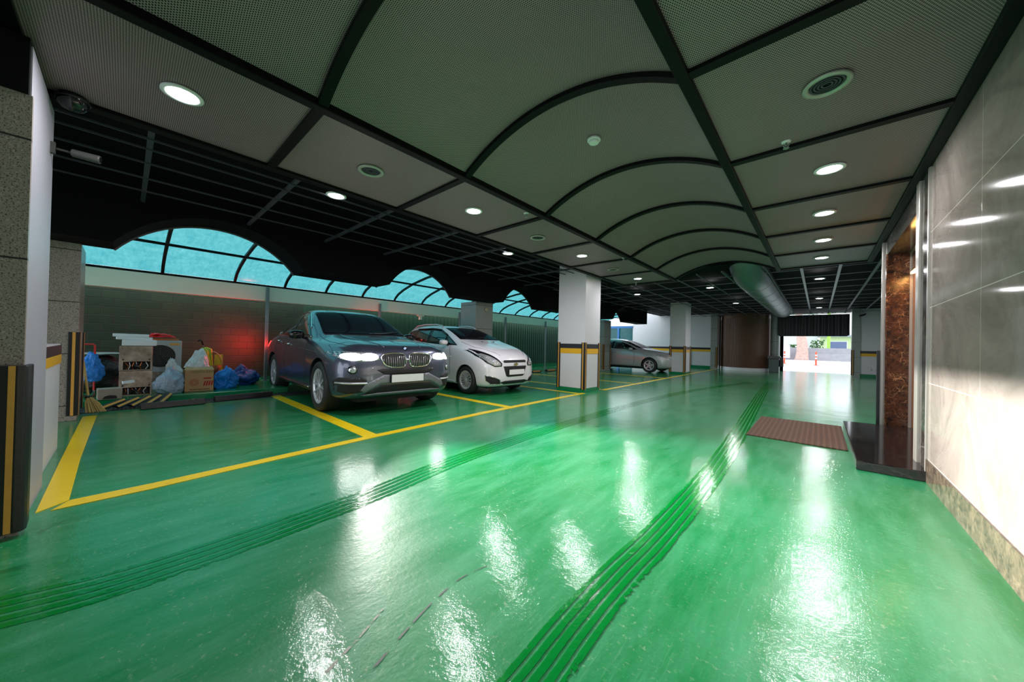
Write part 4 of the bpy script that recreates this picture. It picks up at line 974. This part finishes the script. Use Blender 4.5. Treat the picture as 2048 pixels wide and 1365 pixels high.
def build_silver():
    c = thing('car', 'silver compact car at the far end, partly behind pillars', 'car', (-6.07, 14.22, 0), 0, scale=.90)
    st = [(2.16, .36, .46, .48, .60, .40, .34, .66), (2.11, .24, .68, .52, .68, .60, .46, .76), (1.98, .19, .80, .55, .75, .70, .54, .84), (1.75, .17, .86, .58, .82, .77, .59, .91),
          (1.35, .17, .885, .60, .88, .80, .62, .97), (1.05, .17, .885, .62, .92, .81, .66, 1.01), (.90, .17, .885, .63, .935, .815, .70, 1.05), (.45, .17, .885, .64, .95, .815, .64, 1.26), (.10, .17, .885, .65, .965, .81, .60, 1.40), (-.3, .17, .885, .66, .98, .81, .585, 1.465),
          (-.9, .17, .885, .66, 1.0, .80, .57, 1.46), (-1.4, .18, .88, .66, 1.02, .79, .55, 1.38), (-1.75, .22, .86, .66, 1.02, .76, .54, 1.22), (-2.0, .28, .80, .65, .98, .70, .52, 1.05), (-2.06, .36, .6, .62, .9, .52, .42, .96)]
    me, b = loft_body(st, [(1.325, .35, .55, 1.2, .315), (-1.325, .35, .55, 1.2, .315)]); obj('body', me, M_slv, c); P = patch
    for x in (1.325, -1.325):
        for s_ in (1, -1): wheel(c, x, s_*.865, .315, .21, .2, 5, 'single'); liner(c, x, s_*.56, s_*.85, .346, .315)
    P('windscreen', b, 'x+', [(-.69, 1.05), (.69, 1.05), (.58, 1.385), (-.58, 1.385)], M_wscreen, c, .006)
    for s_, ax in ((1, 'y+'), (-1, 'y-')):
        P('window_surround', b, ax, [(.78, .97), (.40, 1.16), (.05, 1.29), (-.3, 1.345), (-.95, 1.35), (-1.35, 1.27), (-1.6, 1.12), (-1.5, 1.06), (.2, .985)], M_blackgloss, c, .003)
        P('front_side_window', b, ax, [(.60, .99), (.36, 1.14), (.03, 1.265), (-.3, 1.32), (-.34, 1.01)], M_cglass, c, .009); P('rear_side_window', b, ax, [(-.42, 1.015), (-.40, 1.32), (-.92, 1.325), (-1.1, 1.28), (-1.12, 1.05)], M_cglass, c, .009)
        line('door_seam', b, ax, [(.62, .95), (.68, .7), (.66, .35), (.5, .27), (-.36, .26), (-.40, .5), (-.40, 1.0)], .005, M_dark, c, 0); handle(c, b, -.25, .83, s_, M_chrome); line('side_moulding', b, ax, [(.64, .52), (-.95, .55)], .012, M_slv, c, .004)
        mirror_part(c, .55, s_*.84, 1.0, M_slv, .9)
        P('headlamp', b, 'x+', [(s_*q[0], q[1]) for q in ((.42, .62), (.44, .70), (.66, .77), (.80, .79), (.84, .74), (.72, .64))][::s_], M_lens, c, .008, .03); P('sill_trim', b, ax, [(.95, .18), (.95, .25), (-.9, .25), (-.9, .18)], M_rubber, c, .01)
    P('grille', b, 'x+', [(-.32, .62), (-.34, .70), (.34, .70), (.32, .62)], M_dark, c, .006, .03); obj('underbody', MB().box((-1.8, -.56, .14), (1.8, .56, .35)), M_dark, c)
build_silver()

# ------------------------------------------------------------ floor markings
def ribbon(pts, w0, w1=None, z=.004, uvlen=True):
    mb = MB(); mb.uv = []; w1 = w1 or w0; N = len(pts); s_ = 0
    for i, p in enumerate(pts):
        a = Vector(pts[max(0, i-1)]); b = Vector(pts[min(N-1, i+1)]); d_ = (b-a).normalized(); nrm = Vector((d_.y, -d_.x)); w_ = w0+(w1-w0)*i/(N-1); q = Vector(p)
        if i: s_ += (q-Vector(pts[i-1])).length
        for k, sg in enumerate((-1, 1)): r = q+nrm*sg*w_/2; mb.v.append((r.x, r.y, z)); mb.uv.append((k, s_))
    mb.f = [(2*i, 2*i+1, 2*i+3, 2*i+2) for i in range(N-1)]; return mb
def yline(label, poly, z=.004):
    mb = MB().prism(poly, 'z', 0.0005, z); return tag(obj('floor_line', mb, M_line), label, 'floor marking', 'yellow parking lines')
yline('long yellow line along the front of the parking bays', [(-3.335, -.20), (-3.345, .13), (-3.405, .75), (-3.50, 1.68), (-3.62, 3.4), (-3.68, 4.95), (-3.70, 6.38), (-3.60, 6.38), (-3.57, 4.95), (-3.51, 3.4), (-3.405, 1.76), (-3.30, .73), (-3.225, .13), (-3.21, -.26)])
yline('far yellow line running on beyond the white pillar', [(-3.67, 7.2), (-3.75, 19.0), (-3.66, 19.0), (-3.57, 7.2)])
yline('wide worn yellow line beside the low white wall at the left', [(-3.225, -.312), (-3.335, -.205), (-4.4, -.22), (-6.60, -.215), (-6.60, -.325), (-4.4, -.32)][::-1], .0045)
yline('yellow line between the rubbish corner bay and the grey SUV', [(-3.46, 1.655), (-3.46, 1.80), (-7.05, 1.82), (-7.05, 1.68)], .0035)
yline('yellow line between the grey SUV and the small white car', [(-3.6, 3.96), (-3.6, 4.10), (-7.1, 4.08), (-7.1, 3.94)], .0035)
yline('yellow line right of the small white car, ending at the white pillar', [(-3.65, 6.20), (-3.65, 6.30), (-7.3, 6.28), (-7.3, 6.20)], .0035)
for i, (y, lb) in enumerate(((7.2, 'yellow bay line just behind the white pillar'), (9.1, 'yellow bay line behind the white pillar, second beyond it'), (11.6, 'yellow bay line before the far silver car'), (16.0, 'yellow bay line beyond the far silver car'))):
    yline(lb, [(-3.72, y), (-3.72, y+.08), (-7.3, y+.08), (-7.3, y)])
def curve(P, n=60):
    out = []
    for i in range(n+1):
        t_ = i/n*(len(P)-1); k = min(int(t_), len(P)-2); u = t_-k; p0 = Vector(P[max(k-1, 0)]); p1 = Vector(P[k]); p2 = Vector(P[k+1]); p3 = Vector(P[min(k+2, len(P)-1)])
        out.append(tuple(.5*((2*p1)+(-p0+p2)*u+(2*p0-5*p1+4*p2-p3)*u*u+(-p0+3*p1-3*p2+p3)*u**3)))
    return out
tag(obj('tyre_print', ribbon(curve([(-2.35, -.9), (-2.17, -.28), (-2.1, .02), (-2.10, .5), (-2.16, 1.14), (-2.28, 1.85), (-2.37, 3.4), (-2.36, 6.6), (-2.1, 9.5), (-1.5, 12.5)]), .26, .2, .0015), M_track), 'wet tyre print curving from the lower left across the green floor', 'tyre print')
tag(obj('tyre_print', ribbon(curve([(-.60, .3), (-.62, .82), (-.635, 1.09), (-.637, 1.46), (-.62, 2.06), (-.635, 3.5), (-.71, 5.1), (-.93, 9.3), (-1.1, 13.2)]), .18, .2, .0015), M_track), 'wet tyre print running from the bottom centre towards the exit', 'tyre print')

# ------------------------------------------------------------ drain grates and wheel stops
def grate(label, x, y0, y1, w_=.42):
    t = thing('drain_grate', label, 'grate', (x, y0, 0)); L_ = y1-y0
    obj('frame', MB().box((-w_/2, 0, 0), (-w_/2+.02, L_, .012)).box((w_/2-.02, 0, 0), (w_/2, L_, .012)).box((-.008, 0, .001), (.008, L_, .011)), M_grate, t)
    mb = MB(); n = int(L_/.038)
    for i in range(n): mb.box((-w_/2, i*.038, .001), (w_/2, i*.038+.011, .011))
    obj('bars', mb, M_grate, t); obj('channel', MB().box((-w_/2, 0, 0), (w_/2, L_, .0015)), M_dark, t); t.scale = (1, 1, .35); return t
grate('iron drain grate on the floor in front of the rubbish', -7.13, -.95, 2.0, .5)
grate('iron drain grate running beside the rear of the parked cars', -7.13, 2.0, 7.0, .5)
def stop(label, p, L_, rz, tape=False):
    t = thing('wheel_stop', label, 'wheel stop', (*p, .0045), rz)
    obj('body', MB().prism([(-.06, 0), (.06, 0), (.045, .075), (-.045, .075)], 'y', -L_/2, L_/2), M_rubber, t, bevel=.006)
    obj('bolt', MB().lathe([(0, .075), (.012, .075), (.012, .079), (0, .079)], 10), M_steel, t, loc=(0, L_*.3, 0))
    if tape: obj('tape', MB().prism([(.0545, .03), (.0565, .03), (.050, .065), (.048, .065)], 'y', -L_*.4, L_*.4), M_gyel, t)
    return t
stop('black rubber wheel stop in front of the steel appliances', (-6.82, .48), .66, math.radians(4)); stop('black rubber wheel stop in front of the cardboard box', (-7.03, 1.32), .78, math.radians(8))
stop('small wheel stop with tape just right of the white car', (-7.45, 9.65), .5, 0, True); stop('small wheel stop with tape left of the white pillar', (-7.48, 10.6), .6, 0, True)

# ------------------------------------------------------------ rubbish corner (on the raised green strip)
ZK = .09
def lump(seed, rx, ry, rz_, knot=0.0, rough=.18):
    """crumpled plastic: ridged folds over an uneven blob, gathered and leaning at the top"""
    from mathutils import noise
    bm = bmesh.new(); bmesh.ops.create_icosphere(bm, subdivisions=5, radius=1); rnd = random.Random(seed)
    off = Vector((rnd.uniform(-9, 9), rnd.uniform(-9, 9), rnd.uniform(-9, 9))); lean = Vector((rnd.uniform(-.3, .3), rnd.uniform(-.5, .5), 0)); ph = rnd.uniform(0, 6)
    for v in bm.verts:
        p = v.co.copy(); a = math.atan2(p.y, p.x)
        fold = (1-abs(noise.noise(Vector((math.cos(a)*3.2, math.sin(a)*3.2, p.z*.8+ph))+off)))*.26*max(0, .4+p.z)
        nz = noise.noise(p*1.3+off)*.8+noise.noise(p*2.9+off)*.42+(.5-abs(noise.noise(p*5+off)))*.24+(.5-abs(noise.noise(p*10+off)))*.14-fold*.6
        r = 1+rough*nz*2; q = Vector((p.x*rx*r, p.y*ry*r, p.z*rz_*r))
        if knot and p.z > .35:
            k_ = (p.z-.35)/.65; s_ = 1-.35*k_+.5*max(0, k_-.7); q.x *= s_; q.y *= s_; q.z += knot*k_**1.6*(1+.9*noise.noise(Vector((math.cos(a)*2, math.sin(a)*2, 3))+off)); q += lean*knot*k_*1.6
        q.z = max(q.z, -rz_*.72); v.co = q
    me = bpy.data.meshes.new('lump'); bm.to_mesh(me); bm.free()
    for p in me.polygons: p.use_smooth = True
    return me
def bag(label, p, r, mat, seed, knot=.1, rough=.18, cat='plastic bag', z=None, rot=0.0):
    me = lump(seed, *r, knot, rough); zmin = min(v.co.z for v in me.vertices); zz = (ZK if z is None else z)-zmin
    o = obj('plastic_bag', me, mat, None, loc=(p[0], p[1], zz), rot=(0, 0, rot)); tag(o, label, cat); return o

def appliance(label, y, z, rz, openh, dy=.34, h=.37, seed=0):
    t = thing('steel_appliance', label, 'appliance', (-7.86, y, z), rz); d_, w_ = .16, dy/2
    obj('casing', MB().box((-d_, -w_, 0), (d_-.01, w_, .012)).box((-d_, -w_, h-.008), (d_, w_, h)).box((-d_, -w_, 0), (d_, -w_+.008, h)).box((-d_, w_-.008, 0), (d_, w_, h)).box((-d_, -w_, 0), (-d_+.01, w_, h)), M_dirty, t)
    obj('front_panel', MB().box((d_-.004, -w_, openh), (d_+.006, w_, h)).box((d_-.004, -w_, 0), (d_+.006, -w_+.04, openh)).box((d_-.004, w_-.02, 0), (d_+.006, w_, openh)), M_dirty, t, bevel=.003)
    obj('inner_block', MB().cbox((0, 0, openh*.45), (.22, dy*.86, openh*.8)), M_dark, t)
    rnd = random.Random(seed)
    for k in range(6):
        yy = -w_+.06+k*(dy-.1)/6+rnd.uniform(-.01, .01); obj('cable', MB().tube([(d_-.03, yy, .02), (d_-.01, yy+rnd.uniform(-.03, .03), openh*.5), (d_-.03, yy+rnd.uniform(-.02, .02), openh*.95)], .005, 6), M_white if k % 2 else M_copper, t)
    obj('motor', MB().lathe([(0, 0), (.04, 0), (.04, .06), (0, .07)], 16, Matrix.Translation((d_-.07, 0, openh*.45)) @ Matrix.Rotation(PI/2, 4, 'Y')), M_blackgloss, t)
    for yy in (-w_+.04, w_-.03): obj('foot_cap', MB().lathe([(0, 0), (.011, .0), (.011, .006), (0, .008)], 12, Matrix.Translation((d_+.005, yy, openh+.03)) @ Matrix.Rotation(PI/2, 4, 'Y')), M_rubber, t)
    return t
appliance('dented steel appliance with an open front, standing on the green ledge', .115, ZK, 0, .12, seed=1)
appliance('dented steel appliance with an open front, stacked on top of the other', .12, ZK+.375, math.radians(-3), .135, seed=2)
z0 = ZK+.375+.37
def foam(label, p, s_, rz, tx=0.0):
    o = obj('foam_board', MB().cbox((0, 0, s_[2]/2), s_), M_foam, None, loc=p, rot=(tx, 0, rz), bevel=.006); tag(o, label, 'foam board', 'white foam boards on the appliances'); return o
foam('thick white foam board directly on the upper steel appliance', (-7.86, .145, z0+.004), (.3, .36, .088), 0)
foam('thin white foam board, middle of the stack of three', (-7.88, .09, z0+.094), (.3, .37, .04), .03, math.radians(-1))
foam('thin white foam board, topmost of the stack of three', (-7.88, .06, z0+.136), (.28, .37, .045), -.03, math.radians(-1))
# outdoor unit standing behind
t = thing('air_conditioner', 'grey outdoor air conditioner unit with round fan behind the white bags', 'air conditioner', (-8.36, .47, ZK))
obj('casing', MB().box((-.15, -.26, .30), (.15, .18, .83)), M_acgrey, t, bevel=.01); obj('stand', MB().box((-.14, -.25, 0), (.14, .17, .30)), M_dirty, t)
RY = Matrix.Rotation(PI/2, 4, 'Y'); mb = MB()
for r in (.03, .06, .09, .12, .15, .18): mb.lathe([(r, 0), (r+.005, 0), (r+.005, .004), (r, .004)], 32, Matrix.Translation((.152, -.08, .57)) @ RY, True)
for a in range(8): v_ = Vector((0, math.cos(a*PI/4), math.sin(a*PI/4))); mb.tube([Vector((.156, -.08, .57))+v_*.02, Vector((.156, -.08, .57))+v_*.185], .003, 5)
obj('fan_grille', mb, M_grate, t); obj('fan_mouth', MB().lathe([(0, 0), (.185, 0), (.185, .002), (0, .002)], 32, Matrix.Translation((.1505, -.08, .57)) @ RY), M_dark, t)
obj('label_plate', MB().cbox((.153, .09, .77), (.004, .12, .035)), M_gyel, t)
o = obj('red_cloth', lump(31, .12, .15, .035, 0, .5), M_red, None, loc=(-8.36, .40, ZK+.83+.075)); tag(o, 'crumpled red plastic sheet on top of the air conditioner', 'plastic sheet')
t = tag(obj('tray', MB().cbox((0, 0, .014), (.22, .30, .028)), M_orange, None, loc=(-8.36, .46, ZK+.832), bevel=.004), 'flat orange-brown tray under the red plastic sheet', 'tray')
# bags and box
bag('large bluish clear plastic bag full of rubbish in front of the white bags', (-7.70, .48), (.14, .18, .22), M_bagc, 3, .04, .16)
bag('white plastic bag pile standing behind the cardboard box', (-8.14, .87), (.11, .16, .37), M_bagw, 5, .0, .18)
bag('crumpled white plastic bag leaning between the appliances and the box', (-8.05, .54), (.08, .11, .27), M_bagw, 8, .05, .24)
bag('shiny blue plastic bag right beside the cardboard box', (-7.88, 1.20), (.15, .18, .19), M_bagb, 11, .04, .26)
bag('dark navy plastic bag with a folded top, rightmost of the rubbish', (-8.30, 1.52), (.18, .22, .19), M_bagn, 13, .03, .28)
t = thing('cardboard_box', 'printed brown cardboard box standing among the bags', 'box', (-7.80, .83, ZK), 0)
hw, hd, hh = .185, .13, .36
obj('carton', MB().box((-hd, -hw, 0), (hd, hw, .006)).box((-hd, -hw, 0), (-hd+.006, hw, hh)).box((hd-.006, -hw, 0), (hd, hw, hh)).box((-hd, -hw, 0), (hd, -hw+.006, hh)).box((-hd, hw-.006, 0), (hd, hw, hh)), M_card, t)
obj('flap', MB().add([(hd, -hw, hh), (hd, hw, hh), (hd-.10, hw-.02, hh+.05), (hd-.11, .02, hh+.03), (hd-.10, -hw+.02, hh+.045)], [(0, 1, 2, 3, 4)]), M_card, t); obj('flap', MB().add([(-hd, -hw, hh), (-hd, hw, hh), (-hd+.1, hw, hh+.03), (-hd+.1, -hw, hh+.03)], [(0, 1, 2, 3)]), M_card, t)
def text(s_, size, parent, loc, mat, ex=.0008, w_=1.0):
    c_ = bpy.data.curves.new('text', 'FONT'); c_.body = s_; c_.size = size; c_.extrude = ex; c_.align_x = 'CENTER'; c_.align_y = 'CENTER'; c_.materials.append(mat)
    q_ = bpy.data.objects.new('tmp', c_); C.objects.link(q_); me_ = bpy.data.meshes.new_from_object(q_.evaluated_get(bpy.context.evaluated_depsgraph_get())); bpy.data.objects.remove(q_); o = bpy.data.objects.new('printed_words', me_); C.objects.link(o); o.parent = parent; o.location = loc; o.rotation_euler = (PI/2, 0, PI/2); o.scale = (w_, 1, 1); return o
text('GREEN PAN', .052, t, (hd+.001, .06-.02, .325), M_greenprint, w_=1.05)
mb = MB()
for r in (.018, .034, .050): mb.lathe([(r, 0), (r+.008, 0), (r+.008, .002), (r, .002)], 24, Matrix.Translation((hd, -.065, .15)) @ RY, True)
obj('round_print', mb, simple('pale_red_print', srgb(170, 92, 66), .8), t)
for k in range(4): obj('red_bar', MB().add([(hd+.0012, .045+k*.032, .09), (hd+.0012, .066+k*.032, .09), (hd+.0012, .086+k*.030, .17), (hd+.0012, .065+k*.030, .17)], [(0, 1, 2, 3)]), M_redprint, t)
obj('red_label', MB().cbox((hd, .1, .215), (.002, .10, .022)), M_redprint, t); 
mb = MB()
for k in range(12): mb.cbox((hd, -.11+k*.021, .035), (.002, .014, .015))
obj('dark_print', mb, M_dark, t)
# basket, umbrella
t = thing('wicker_basket', 'round wicker basket with a tall hoop handle behind the blue bag', 'basket', (-8.36, 1.06, ZK+.26))
obj('bowl', MB().lathe([(0, 0), (.09, 0), (.12, .05), (.15, .13), (.14, .13), (.11, .05), (.08, .012), (0, .012)], 28), M_wicker, t, smooth=True)
obj('hoop', MB().tube([(0, .16*math.cos(a*PI/14), .12+.26*math.sin(a*PI/14)) for a in range(15)], .008, 8), simple('pale_cane', srgb(190, 170, 120), .6), t, smooth=True)
tag(obj('carton_box', MB().box((-.15, -.12, 0), (.15, .14, .26)), simple('dull_carton', srgb(60, 50, 40), .8), None, loc=(-8.42, 1.06, ZK)), 'dull carton underneath the wicker basket', 'box')
t = thing('umbrella', 'lime green folded umbrella standing in the wicker basket', 'umbrella', (-8.36, 1.07, ZK+.275)); ax_ = Vector((0, -.26, .96))
mb = MB(); n = 20
for i, (s_, r) in enumerate(((.0, .008), (.08, .03), (.20, .05), (.32, .07), (.40, .085), (.46, .03))):
    for k in range(n): a = 2*PI*k/n; rr = r*(1+.25*math.cos(a*5)); mb.v.append(tuple(ax_*s_+Vector((rr*math.cos(a), rr*math.sin(a)*.96, rr*math.sin(a)*.28))))
for i in range(5):
    for k in range(n): k2 = (k+1) % n; mb.f.append((i*n+k, i*n+k2, (i+1)*n+k2, (i+1)*n+k))
obj('canopy', mb, M_lime, t, smooth=True); obj('shaft', MB().tube([ax_*.40, ax_*.53], .006, 8), M_steel, t); obj('handle', MB().tube([ax_*.50, ax_*.58, ax_*.60+Vector((0, -.03, .0)), ax_*.57+Vector((0, -.055, 0))], .013, 8), M_blackgloss, t, smooth=True)
t = tag(obj('folded_sheet', MB().cbox((0, 0, .15), (.02, .12, .30)), simple('yellow_card', srgb(200, 180, 40), .6), None, loc=(-8.43, 1.17, ZK+.28), rot=(0, .05, 0)), 'yellow card sheet standing behind the green umbrella', 'card')
# hand truck with blue bag, black bag, broom
t = thing('hand_truck', 'red tubular hand truck handle beside the granite column', 'hand truck', (-8.05, -.42, ZK))
obj('handle', MB().tube([(0, -.12, .0), (0, -.12, .74), (0, -.10, .76), (0, .10, .76), (0, .12, .74), (0, .12, .40)], .011, 8), M_redpaint, t, smooth=True); obj('lower_frame', MB().tube([(0, .12, .40), (0, .12, 0)], .011, 8).tube([(0, -.12, .3), (0, .12, .3)], .008, 8), M_redpaint, t)
obj('toe_plate', MB().box((0, -.15, 0), (.18, .15, .008)), M_rubber, t)
bag('crumpled blue plastic bag hung on the red hand truck', (-7.93, -.33), (.07, .12, .20), M_bagb, 17, .05, .26, z=ZK+.22)
bag('big black rubbish bag in the corner behind the blue bag', (-8.65, -.25), (.28, .30, .34), M_bagk, 19, .0, .16)
o = tag(obj('lid', lump(23, .25, .26, .02, 0, .08), simple('pale_lid', srgb(150, 160, 158), .5), None, loc=(-8.65, -.27, ZK+.60)), 'pale round lid lying on the big black rubbish bag', 'lid')
t = thing('broom', 'straw broom leaning in the corner beside the black and yellow guard', 'broom', (-6.86, -.30, .012))
obj('stick', MB().tube([(-.02, .0, .20), (-.30, -.06, .62)], .012, 8), simple('bamboo', srgb(170, 150, 80), .5), t)
mb = MB(); rnd = random.Random(4)
for k in range(90):
    a = rnd.uniform(-.5, .5); b_ = rnd.uniform(-.5, .5); e = Vector((.10+.05*b_, .02+.17*a+.05, .012)); s_ = Vector((-.02+.02*b_, .02*a, .20)); mid_ = s_.lerp(e, .5)+Vector((.01, .02*a, .015)); mb.tube([s_, mid_, e], .004, 4)
br = obj('bristles', mb, M_straw, t); obj('binding', MB().tube([(-.025, 0, .17), (-.01, 0, .21)], .026, 10), M_rubber, t)
# broken corner guards and small box on the grate
rnd = random.Random(9)
for i, (x, y, rz, el, L_, lb) in enumerate(((-7.02, -.10, 0, 0, .26, 'leftmost broken black and yellow guard piece on the grate'), (-7.06, .03, 0, 0, .28, 'broken guard piece with a yellow stripe, second from the left'), (-7.10, .15, 0, 0, .30, 'broken guard piece with a yellow stripe in the middle of the heap'),
        (-7.13, .27, 0, 0, .30, 'broken guard piece with a yellow stripe, second from the right'), (-7.18, .39, 0, 0, .32, 'rightmost broken guard piece lying beside the bluish bag'))):
    t = thing('guard_piece', lb, 'guard piece', (x, y, .065), 0); t.rotation_euler = (.30, .30, .75+.12*i)
    obj('rubber', MB().prism([(-.042, 0), (.042, 0), (.042, .015), (.0, .036), (-.042, .015)], 'y', -L_/2, L_/2), M_rubber, t, bevel=.003); obj('yellow_strip', MB().prism([(.008, .034), (.032, .0222), (.033, .0242), (.009, .036)], 'y', -L_/2, L_/2), M_gyel, t)
t = thing('appliance_scrap', 'small beige metal box with a torn side on the grate left of the guard heap', 'scrap box', (-7.50, -.14, ZK), .1)
obj('shell', MB().box((-.10, -.11, 0), (.10, .11, .15)), simple('beige_sheet', srgb(150, 146, 132), .5), t, bevel=.006); obj('hole', MB().prism([(-.07, .01), (.07, .01), (.06, .05), (0, .06), (-.05, .045)], 'x', .1005, .102), M_dark, t)
tag(obj('foam_scrap', MB().cbox((0, 0, 0), (.05, .12, .035)), M_foam, None, loc=(-7.66, .04, ZK+.21), rot=(.1, 0, .2)), 'small pale foam scrap on the beige metal box', 'foam scrap')
tag(obj('pipe_scrap', MB().tube([(-7.72, -.34, ZK+.013), (-7.56, -.29, ZK+.07), (-7.45, -.275, ZK+.13)], .012, 8), M_steel), 'bent grey pipe lying beside the beige metal box', 'pipe')

# ------------------------------------------------------------ outside, beyond the exit
pv = NT('pale_concrete_paving'); v_ = pv.coords(); pv.set(color=pv.mix(pv.noise(v_, 2, 5), srgb(186, 184, 184), srgb(214, 212, 212)), rough=.7)
tag(struct('ground', MB().box((-30, 20.9, -.2), (30, 60, -.02)), pv.m), 'pale concrete forecourt and street outside the exit', 'ground') if False else struct('ground', MB().box((-30, 20.9, -.2), (30, 60, -.02)), pv.m)
M_stone = simple('grey_retaining_wall', srgb(158, 156, 162), .9, var=.25, scale=3, bump=.3)
tag(obj('retaining_wall', MB().box((-26, 43.4, -.02), (16, 44, 1.25)).box((-26, 43.0, -.02), (16, 43.4, .75)), M_stone), 'low grey stone wall across the street outside the exit', 'wall')
tag(obj('kerb', MB().box((-26, 41.0, -.02), (16, 41.5, .10)), simple('kerb_stone', srgb(200, 196, 200), .8), None), 'pale kerb across the street outside the exit', 'kerb')
t = thing('street_tree', 'thick tree trunk across the street outside the exit', 'tree', (-1.18, 42.2, -.02))
mb = MB(); zs = [0, .25, .8, 1.6, 2.6, 3.8, 5.5]; rr_ = [.60, .50, .44, .40, .34, .29, .22]
mb.tube([(.10*math.sin(z*1.1)-.04*z, 0, z) for z in zs], .3, 20, True, rr_); obj('trunk', mb, simple('tree_bark', srgb(190, 160, 150), .95, var=.35, scale=5, bump=.9), t, smooth=True)
lf = MB(); rnd = random.Random(2)
for k in range(700):
    a = rnd.uniform(0, 2*PI); r = rnd.uniform(0, 2.4); z = 5.4+rnd.uniform(-1.0, 1.6); p_ = Vector((r*math.cos(a), r*math.sin(a), z)); u_ = Vector((rnd.uniform(-1, 1), rnd.uniform(-1, 1), rnd.uniform(-1, 1))).normalized()*.14; w2 = u_.orthogonal().normalized()*.07
    lf.add([p_-u_, p_+w2, p_+u_, p_-w2], [(0, 1, 2, 3)])
obj('crown', lf, simple('leaf_green', srgb(90, 130, 60), .7), t)
def shrub(label, x, y, z, s_, seed):
    mb = MB(); rnd = random.Random(seed)
    for k in range(260):
        a = rnd.uniform(0, 2*PI); r = .5*s_*rnd.uniform(.1, 1)**.7; p_ = Vector((r*math.cos(a), r*math.sin(a)*.5, z+s_*rnd.uniform(0, 1.5))); u_ = Vector((rnd.uniform(-1, 1), rnd.uniform(-1, 1), rnd.uniform(-1, 1))).normalized()*.13*s_**.5; w2 = u_.orthogonal().normalized()*.06
        mb.add([p_-u_, p_+w2, p_+u_, p_-w2], [(0, 1, 2, 3)])
    t = thing('shrub', label, 'shrub', (x, y, -.02)); obj('foliage', mb, M_shrub, t); obj('stem', MB().tube([(0, 0, 0), (.02, 0, z+s_)], .03, 6), simple('stem', srgb(90, 70, 60), .9), t)
M_shrub = simple('shrub_green', srgb(70, 110, 62), .7, var=.3)
shrub('leafy shrub behind the stone wall left of the tree trunk, outside the exit', -3.35, 44.9, 0.3, 1.2, 1); shrub('small shrub behind the stone wall just left of the tree trunk', -1.95, 44.9, 0.5, .7, 2); shrub('thin shrub behind the stone wall right of the tree trunk', -.1, 44.9, 0.4, 1.1, 3)
def bollard(label, x, y):
    t = thing('bollard', label, 'bollard', (x, y, -.02), 0, 'orange bollards outside the exit'); obj('post', MB().lathe([(0, .0), (.14, 0), (.14, .03), (.05, .05), (.05, .9), (.03, .94), (0, .94)], 16), M_bol, t, smooth=False)
    for z in (.45, .65): obj('reflective_band', MB().lathe([(.051, z), (.053, z), (.053, z+.09), (.051, z+.09)], 16, None, True), M_white, t)
M_bol = simple('orange_plastic', srgb(240, 84, 52), .5)
bollard('orange bollard outside the exit, left one beside the grey tiled column', -1.88, 32.5); bollard('orange bollard outside the exit, right of the tree trunk', -.12, 31.5)
t = thing('street_sign', 'pale lilac notice board standing outside the exit, left of the tree', 'sign', (-2.38, 42.2, -.02)); obj('board', MB().box((-.36, -.04, .25), (.36, .04, 1.5)), simple('pale_lilac_board', srgb(204, 190, 214), .6), t, bevel=.01); obj('post', MB().box((-.32, -.02, 0), (-.27, .02, .3)), M_galv, t); obj('post', MB().box((.27, -.02, 0), (.32, .02, .3)), M_galv, t)
t = thing('building', 'pale building with a long white wall across the street, left of the green one', 'building', (-5.4, 52, 0)); obj('wall', MB().box((-12, 0, 0), (5.3, 3, 6)), simple('pale_render', srgb(200, 206, 206), .8), t); obj('ledge', MB().box((-12, -.1, 5), (5.3, 0, 5.2)), M_white, t)
t = thing('building', 'light green building with a window across the street', 'building', (1.2, 50, 0)); obj('wall', MB().box((-1.1, 0, 0), (8, 3, 2.7)), simple('light_green_render', srgb(190, 212, 160), .8), t)
obj('roof', MB().box((-1.3, -.5, 2.5), (8.2, 3, 2.7)), simple('grey_roof_sheet', srgb(140, 150, 156), .6), t); f_ = obj('window', MB().box((-.35, -.05, 1.1), (1.05, .01, 2.05)), M_white, t); obj('pane', MB().box((-.29, -.07, 1.16), (.99, -.045, 1.99)), simple('blue_grey_pane', srgb(90, 104, 140), .2), f_)
for i, (x, lb) in enumerate(((-3.2, 'lime green post outside the exit, at the far left'), (.75, 'lime green post outside the exit, before the green building'))): tag(obj('street_post', MB().tube([(x, 46.5, 0), (x, 46.5, 6)], .12, 10), simple('lime_post', srgb(160, 210, 80), .5)), lb, 'post', 'lime green posts')

M_scr = NT('scraped_floor_gouge'); _v = M_scr.coords(); M_scr.set(color=srgb(170, 168, 160), rough=.6, alpha=M_scr.ramp(M_scr.noise(_v, 22, 4), [(.40, 0.0), (.52, .9)])); M_scr = M_scr.m
M_scd = NT('dark_floor_scratch'); _v = M_scd.coords(); M_scd.set(color=srgb(16, 40, 30), rough=.5, alpha=M_scd.ramp(M_scd.noise(_v, 18, 4), [(.42, 0.0), (.52, .9)])); M_scd = M_scd.m
tag(obj('floor_gouge', ribbon(curve([(-1.09, .42), (-1.15, .56), (-1.20, .66)]), .012, .006, .0012), M_scr), 'pale gouge scraped in the green floor, left one at the bottom of the photo', 'scratch')
tag(obj('floor_scratch', ribbon(curve([(-1.0, .52), (-1.08, .75), (-1.12, .95), (-1.10, 1.1)]), .010, .004, .0012), M_scd), 'thin dark scratch in the green floor beside the pale gouge', 'scratch')
